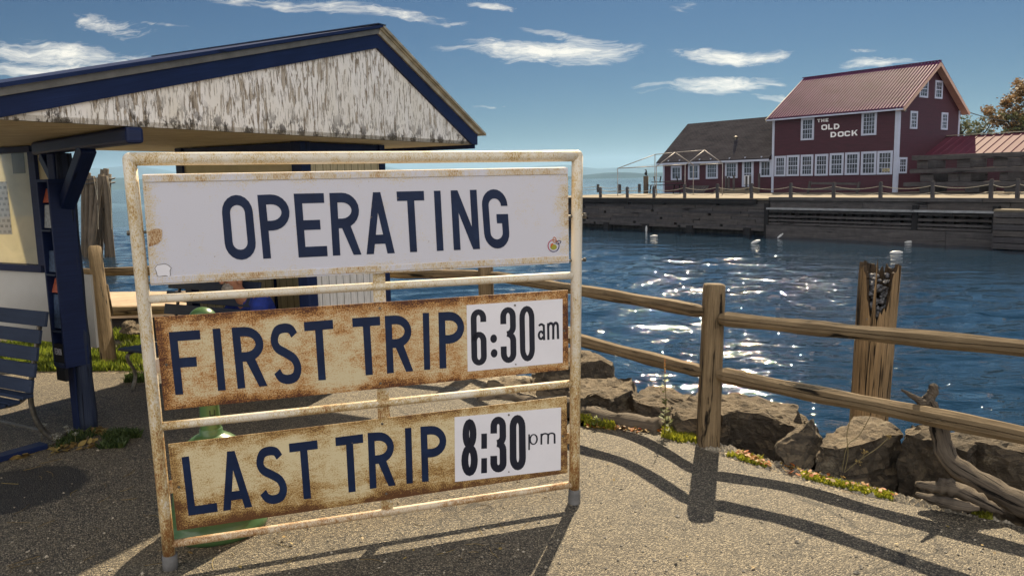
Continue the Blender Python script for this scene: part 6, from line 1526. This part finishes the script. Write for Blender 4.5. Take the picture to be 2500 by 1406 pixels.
    for px, y in ((1773, 430), (1780, 432), (1792, 428), (1823, 430), (1832, 429), (1854, 424)):
        s = col_s(px, -1.2); zt = onp(px, y, bw(0, -1.2), -dn_).z; mb = MB(); obox(mb, bw(s, -1.2, ZD+.2), bw(s, -1.2, zt), .13, .13, up=dx); mb.build('rail_post', MT['gray_wood'], t)
    # leaning pallet
    t = thing('slatted_pallet', 'slatted wooden pallet leaning low against the red wing', 'pallet', bw(col_s(1715), -1, ZD))
    for k in range(8):
        s = lerp(col_s(1694), col_s(1738), k/7); mb = MB(); obox(mb, bw(s, -1.2, ZD+.02), bw(s+.25, -.7, ZD+.62), .14, .05, up=dn_); mb.build('slat', MT['gray_wood'], t)
    mb = MB(); obox(mb, bw(col_s(1692), -1.15, ZD+.06), bw(col_s(1740), -1.15, ZD+.06), .08, .08); obox(mb, bw(col_s(1694)+.2, -.75, ZD+.6), bw(col_s(1740)+.2, -.75, ZD+.6), .08, .08); mb.build('batten', MT['gray_wood'], t)
    # stacked dark tables at the wing's left corner
    n = -2.5
    for i, (x0, x1, y, lab) in enumerate(((1590, 1660, 452, 'lower of two dark picnic tables stacked at the left corner of the red wing'), (1600, 1668, 444.5, 'upper, upturned dark picnic table stacked at the left corner of the red wing'))):
        s0, s1 = col_s(x0, n), col_s(x1, n); z = onp(1620, y, bw(0, n), -dn_).z; t = thing('picnic_table', lab, 'table', bw((s0+s1)/2, n, z), 'dark picnic tables stacked on the dock')
        for k in range(4): mb = MB(); obox(mb, bw(s0, n-.4+k*.26, z), bw(s1, n-.4+k*.26, z), .22, .06, up=(0, 0, 1)); mb.build('plank', MT['gray_wood_dark'], t)
        zf = ZD if i == 0 else z+.5
        for s in (s0+.3, s1-.3):
            for e in (-.5, .4): mb = MB(); obox(mb, bw(s, n+e*.7, z), bw(s, n+e, zf) , .1, .06, up=dx); mb.build('leg', MT['gray_wood_dark'], t)
MT['tube'] = plain('galvanised_tube', (.32, .30, .29), .5, .4, .2, 8)
furniture()
# floats
def floats():
    specs = [((1578, 566), 'upright', 'white plastic bottle float standing upright in the water', .62), ((1598, 579), 'flat', 'cream float lying flat near the upright bottle', .62), ((1847, 595), 'tilt', 'white fender float tilted, nearest below the dock corner', .68), ((1906, 583), 'tilt2', 'blue-white fender float standing half tipped in the dock shade', .52), ((2221, 594), 'flat', 'pale blue-white float lying flat in the dock shade at the right', .62), ((2191, 620), 'flat2', 'white float seen just above the rotten piling', .72)]
    for (p, k, lab, L) in specs:
        c = gz(p[0], p[1], ZW); c.z = ZW; d = {'upright': V((0, 0, 1)), 'flat': V((1, .15, .02)), 'flat2': V((1, -.1, .04)), 'tilt': V((1, .1, .30)), 'tilt2': V((1, .1, .75))}[k].normalized()
        a = c-d*L/2+V((0, 0, .06+(.06 if k == 'tilt' else .14 if k == 'tilt2' else 0))); 
        if k == 'upright': a = c+V((0, 0, -.1))
        L *= .85; r = L*.15; pr = [(0, .012), (.03, .045), (.07, .05), (.09, r*.62), (.16, r*.95), (.3, r), (L-.3 if L > .6 else L*.6, r), (L-.16, r*.95), (L-.09, r*.62), (L-.07, .05), (L-.03, .045), (L, .012)]
        mb = MB(); tube(mb, [a+d*z for z, q in pr], [q for z, q in pr], 16); o = mb.build('float', MT['buoy'], None, True); tag(o, lab, 'float', 'white floats on the water by the dock')
floats()
# trees
def tree(pos, H, Wd, crown0, mat, label, seed, n=5200, leaf=.16, gaps=.52):
    rr = random.Random(seed); t = thing('tree', label, 'tree', pos, group='trees beyond the dock'); b = V(pos); tips = []; mb = MB()
    def br(p, d, l, r, lev):
        pts = [p]; q = p
        for i in range(5): d = (d+V((rr.uniform(-.16, .16), rr.uniform(-.16, .16), rr.uniform(-.05, .12)))).normalized(); q = q+d*l/5; pts.append(q)
        tube(mb, pts, [lerp(r, r*.55, i/5) for i in range(6)], 7 if lev < 2 else 4)
        if lev >= 3: tips.append((q, l)); return
        for i in range([6, 4, 3][lev]):
            f = rr.uniform(.35, 1) if lev == 0 else rr.uniform(.3, 1); a = rr.random()*6.28; dd = (d*.55+V((math.cos(a), math.sin(a), rr.uniform(.0, .5)))).normalized(); k = min(5, int(f*5)); br(pts[k], dd, l*rr.uniform(.42, .62)*(Wd/H*1.5 if lev == 0 else 1), r*.45, lev+1)
        tips.append((q, l))
    br(b, V((0, 0, 1)), H*.78, H*.028, 0); mb.build('trunk', MT['bark'], t, True)
    tips = [(p, l) for p, l in tips if p.z > b.z+crown0*H*.5]
    cl = [(p, rr.uniform(.35, .75)*H*.085) for p, l in tips]
    for _ in range(38):
        a = rr.random()*6.28; zf = rr.random(); rad = Wd*.5*math.sin(PI*min(1, max(.08, zf*.85+.1)))**.6*math.sqrt(rr.random()); cl.append((b+V((math.cos(a)*rad, math.sin(a)*rad, lerp(crown0*H, H*.97, zf))), rr.uniform(.05, .10)*H))
    mb = MB()
    for i in range(n):
        c, R_ = cl[rr.randrange(len(cl))]; p = c+V((rr.gauss(0, .5), rr.gauss(0, .5), rr.gauss(0, .38)))*R_; s = leaf*rr.uniform(.6, 1.3); a = V((rr.gauss(0, 1), rr.gauss(0, 1), rr.gauss(0, 1))).normalized()*s; e = a.orthogonal().normalized()*s*.7
        mb.add([p-a, p-e, p+a, p+e], [(0, 1, 2, 3)])
    mb.build('crown', mat, t)
def tpos(px, Y): p = at(px, 440, Y); return V((p.x, p.y, .2))
tree(tpos(2480, 92), 10.9, 6.8, .18, MT['autumn'], 'tall reddish-brown autumn tree at the right edge beyond the roofs', 4, 13000, .16)
tree(tpos(2378, 96), 7.4, 5.0, .35, MT['greenfol'], 'small olive-green tree between the tall building and the autumn tree', 8, 3600, .12)
tree(tpos(2420, 105), 6.2, 5.5, .3, MT['autumn'], 'low brownish tree behind the shed ridge', 10, 2600, .13)
tree(tpos(2530, 88), 7.6, 6.0, .25, MT['greenfol'], 'yellow-green tree cut by the right edge of the picture', 12, 2600, .14)
tree(tpos(2334, 84), 7.9, 2.3, .6, MT['greenfol'], 'leafy branch tip peeping out behind the tall building', 14, 1500, .12)
mb = MB(); a = bw(.3, DEP+.3, ZE-.1); b = at(2560, 280, 120); tube(mb, [a.lerp(b, i/16)+V((0, 0, -.9*4*(i/16)*(1-i/16))) for i in range(17)], .035, 5); o = mb.build('power_line', MT['wire']); tag(o, 'thin dark cable running right from the eave of the tall building', 'cable')

# ------------------------------------------------------------------ hills, haze, sky, sun
def hills(name, Y, profile, depth, seed, h0=0):
    mb = MB(); rr = random.Random(seed); xs = []; k = 160; x0, x1 = profile[0][0], profile[-1][0]; rows = 10; vs = []
    for j in range(rows+1):
        f = j/rows; yy = Y+depth*f; env = math.sin(PI*min(1, f*1.0))**.8 if 0 < f < 1 else 0
        for i in range(k+1):
            px = lerp(x0, x1, i/k)
            for (a, b) in zip(profile, profile[1:]):
                if a[0] <= px <= b[0]: h = lerp(a[1], b[1], (px-a[0])/(b[0]-a[0])); break
            zc = onp(px, h, V((0, Y+depth*.5, 0)), V((0, 1, 0))).z; X = (at(px, 440, Y+depth*.5)).x
            z = ZW-3+(max(0, zc-ZW)+3)*env*(1+.10*noise.fractal(V((i*.13, j*.5, seed)), 1, 2, 4)); vs.append(V((X, yy, z)))
    n = k+1; fs = [(j*n+i, j*n+i+1, (j+1)*n+i+1, (j+1)*n+i) for j in range(rows) for i in range(k)]
    mb.add(vs, fs); o = mb.build(name, MT['hill'], None, True); o['kind'] = 'structure'
hills('far_hills', 11000, [(-1500, 450), (-600, 430), (-100, 418), (150, 412), (270, 412), (330, 405), (370, 408), (430, 424), (500, 436), (700, 440), (850, 428), (905, 406), (930, 403), (970, 412), (1060, 430), (1200, 425), (1300, 408), (1380, 402), (1450, 412), (1540, 408), (1600, 402), (1680, 410), (1900, 405), (2300, 410), (3200, 390), (4200, 380)], 3000, 3)
hills('near_hills', 5200, [(-1500, 480), (-200, 455), (150, 438), (280, 434), (330, 438), (400, 446), (470, 455), (700, 454), (1000, 444), (1300, 437), (1420, 428), (1470, 422), (1520, 420), (1560, 424), (1600, 421), (1660, 424), (1900, 416), (2400, 400), (3500, 375)], 1200, 5)
mb = MB(); prism(mb, [V((-22000, -70, -4.2)), V((22000, -70, -4.2)), V((22000, 17000, -4.2)), V((-22000, 17000, -4.2))], V((0, 0, 430)))
HAZE = 1
if HAZE:
    o = mb.build('haze', None if False else MT['water']); o['kind'] = 'stuff'; o['label'] = 'thin bluish autumn haze over the lake'
    m = bpy.data.materials.new('haze'); m.use_nodes = True; nt = m.node_tree; nt.nodes.clear(); out = nt.nodes.new('ShaderNodeOutputMaterial'); pv = nt.nodes.new('ShaderNodeVolumePrincipled')
    pv.inputs['Density'].default_value = HZD; pv.inputs['Color'].default_value = (.44, .69, 1, 1); pv.inputs['Anisotropy'].default_value = .2; nt.links.new(pv.outputs[0], out.inputs['Volume']); o.data.materials[0] = m
AZ, EL = math.radians(SUN_AZ), math.radians(SUN_EL)
sd = V((math.sin(AZ)*math.cos(EL), math.cos(AZ)*math.cos(EL), math.sin(EL)))
L = bpy.data.lights.new('sun', 'SUN'); L.energy = SUN_E; L.angle = math.radians(.5); L.color = (1, .83, .58); so = bpy.data.objects.new('sun', L); C.objects.link(so)
so.rotation_euler = sd.to_track_quat('Z', 'Y').to_euler()
w = bpy.data.worlds.new('World'); sc.world = w; w.use_nodes = True; nt = w.node_tree; bg = nt.nodes['Background']
sky = nt.nodes.new('ShaderNodeTexSky'); sky.sky_type = 'NISHITA'; sky.sun_disc = False; sky.sun_elevation = EL; sky.sun_rotation = AZ; sky.air_density = 1.0; sky.dust_density = .6; sky.ozone_density = 1.5; sky.altitude = 50
hs = nt.nodes.new('ShaderNodeHueSaturation'); hs.inputs['Saturation'].default_value = SKY_SAT; nt.links.new(sky.outputs[0], hs.inputs['Color'])
skyc = mix(nt, 1.0, hs.outputs[0], SKY_TINT, 'MULTIPLY')
tc = nt.nodes.new('ShaderNodeTexCoord'); sx = nt.nodes.new('ShaderNodeSeparateXYZ'); nt.links.new(tc.outputs['Generated'], sx.inputs[0])
yy = math_(nt, 'MAXIMUM', sx.outputs[1], .02); u = math_(nt, 'DIVIDE', sx.outputs[0], yy); v = math_(nt, 'DIVIDE', sx.outputs[2], yy)
cmb = nt.nodes.new('ShaderNodeCombineXYZ'); nt.links.new(u, cmb.inputs[0]); nt.links.new(v, cmb.inputs[1])
wv = nt.nodes.new('ShaderNodeTexNoise'); wv.inputs['Scale'].default_value = 7; wv.inputs['Detail'].default_value = 4; nt.links.new(cmb.outputs[0], wv.inputs['Vector'])
warp = nt.nodes.new('ShaderNodeVectorMath'); warp.operation = 'MULTIPLY_ADD'; nt.links.new(wv.outputs['Color'], warp.inputs[0]); warp.inputs[1].default_value = (.16, .05, 0); nt.links.new(cmb.outputs[0], warp.inputs[2])
blobs = [(1330, 135, 300, 38, 3, 1.0), (1420, 100, 170, 16, 14, .5), (1780, 138, 210, 26, 2, .85), (1740, 208, 190, 30, -2, .95), (1880, 232, 150, 14, 4, .35), (2150, 158, 130, 18, 0, .6), (2110, 132, 60, 8, 0, .3), (150, 130, 300, 42, 4, .75), (170, 165, 330, 24, 0, .75), (270, 50, 170, 34, 8, .6), (860, 36, 380, 22, 6, .6), (1220, 12, 130, 12, 4, .6), (1660, 15, 100, 26, -20, .18), (1180, 258, 60, 6, 0, .45), (620, 20, 200, 20, 12, .22), (420, 60, 60, 8, 20, .3)]
tot = None
for (px, py, wx, wy, ang, st) in blobs:
    d = ray(px, py); uu, vv = d.x/d.y, d.z/d.y
    mp = nt.nodes.new('ShaderNodeMapping'); mp.vector_type = 'TEXTURE'; mp.inputs['Location'].default_value = (uu+.08, vv+.025, 0); mp.inputs['Rotation'].default_value = (0, 0, math.radians(-ang+1.3 if False else -ang)); mp.inputs['Scale'].default_value = (wx/FX, wy/FX, 1)
    nt.links.new(warp.outputs[0], mp.inputs[0]); ln = nt.nodes.new('ShaderNodeVectorMath'); ln.operation = 'LENGTH'; nt.links.new(mp.outputs[0], ln.inputs[0])
    mr = nt.nodes.new('ShaderNodeMapRange'); mr.interpolation_type = 'SMOOTHSTEP'; mr.inputs['From Min'].default_value = 1.05; mr.inputs['From Max'].default_value = .0; mr.inputs['To Max'].default_value = st; nt.links.new(ln.outputs['Value'], mr.inputs[0])
    tot = mr.outputs[0] if tot is None else math_(nt, 'MAXIMUM', tot, mr.outputs[0])
mp = nt.nodes.new('ShaderNodeMapping'); mp.inputs['Scale'].default_value = (12, 48, 1); mp.inputs['Rotation'].default_value = (0, 0, math.radians(-6)); nt.links.new(warp.outputs[0], mp.inputs[0])
cn = noi(nt, mp.outputs[0], 1.3, 8, .62, .6); mp2 = nt.nodes.new('ShaderNodeMapping'); mp2.inputs['Scale'].default_value = (40, 240, 1); mp2.inputs['Rotation'].default_value = (0, 0, math.radians(-9)); nt.links.new(warp.outputs[0], mp2.inputs[0]); cn2 = noi(nt, mp2.outputs[0], 1.0, 6, .65, .8)
cs = math_(nt, 'ADD', math_(nt, 'MULTIPLY', cn, .58), math_(nt, 'MULTIPLY', cn2, .42))
dens = math_(nt, 'ADD', tot, math_(nt, 'MULTIPLY', math_(nt, 'SUBTRACT', cs, .5), 3.2)); dens = math_(nt, 'MULTIPLY', dens, ramp(nt, tot, [(0.0, 0.0), (.22, 1.0)]))
dens = ramp(nt, dens, [(.10, 0.0), (1.75, 1.0)])
gate = ramp(nt, sx.outputs[1], [(.25, 0.0), (.4, 1.0)]); dens = math_(nt, 'MULTIPLY', dens, gate)
fin = mix(nt, math_(nt, 'MULTIPLY', dens, .9), skyc, CLOUD)
# unseen bright cloud bank behind the viewer, added as fill light for the sign
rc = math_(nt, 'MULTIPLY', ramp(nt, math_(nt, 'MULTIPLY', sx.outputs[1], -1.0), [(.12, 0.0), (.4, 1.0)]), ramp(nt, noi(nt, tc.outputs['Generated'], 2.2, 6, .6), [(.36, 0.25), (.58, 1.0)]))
fin = mix(nt, rc, fin, FILL_CLOUD)
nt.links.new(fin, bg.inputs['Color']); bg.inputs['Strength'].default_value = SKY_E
vs_ = sc.view_settings; vs_.view_transform = 'Standard'; vs_.look = 'None'; vs_.exposure = EXPO; vs_.gamma = 1; vs_.use_curve_mapping = False
cy = sc.cycles; sc.render.engine = 'CYCLES'; cy.use_denoising = True
try: cy.denoiser = 'OPENIMAGEDENOISE'
except Exception: pass
cy.max_bounces = 8; cy.diffuse_bounces = 3; cy.glossy_bounces = 3; cy.transparent_max_bounces = 8; cy.volume_bounces = 1; cy.sample_clamp_indirect = 6; cy.caustics_reflective = False; cy.caustics_refractive = False; cy.volume_step_rate = 4
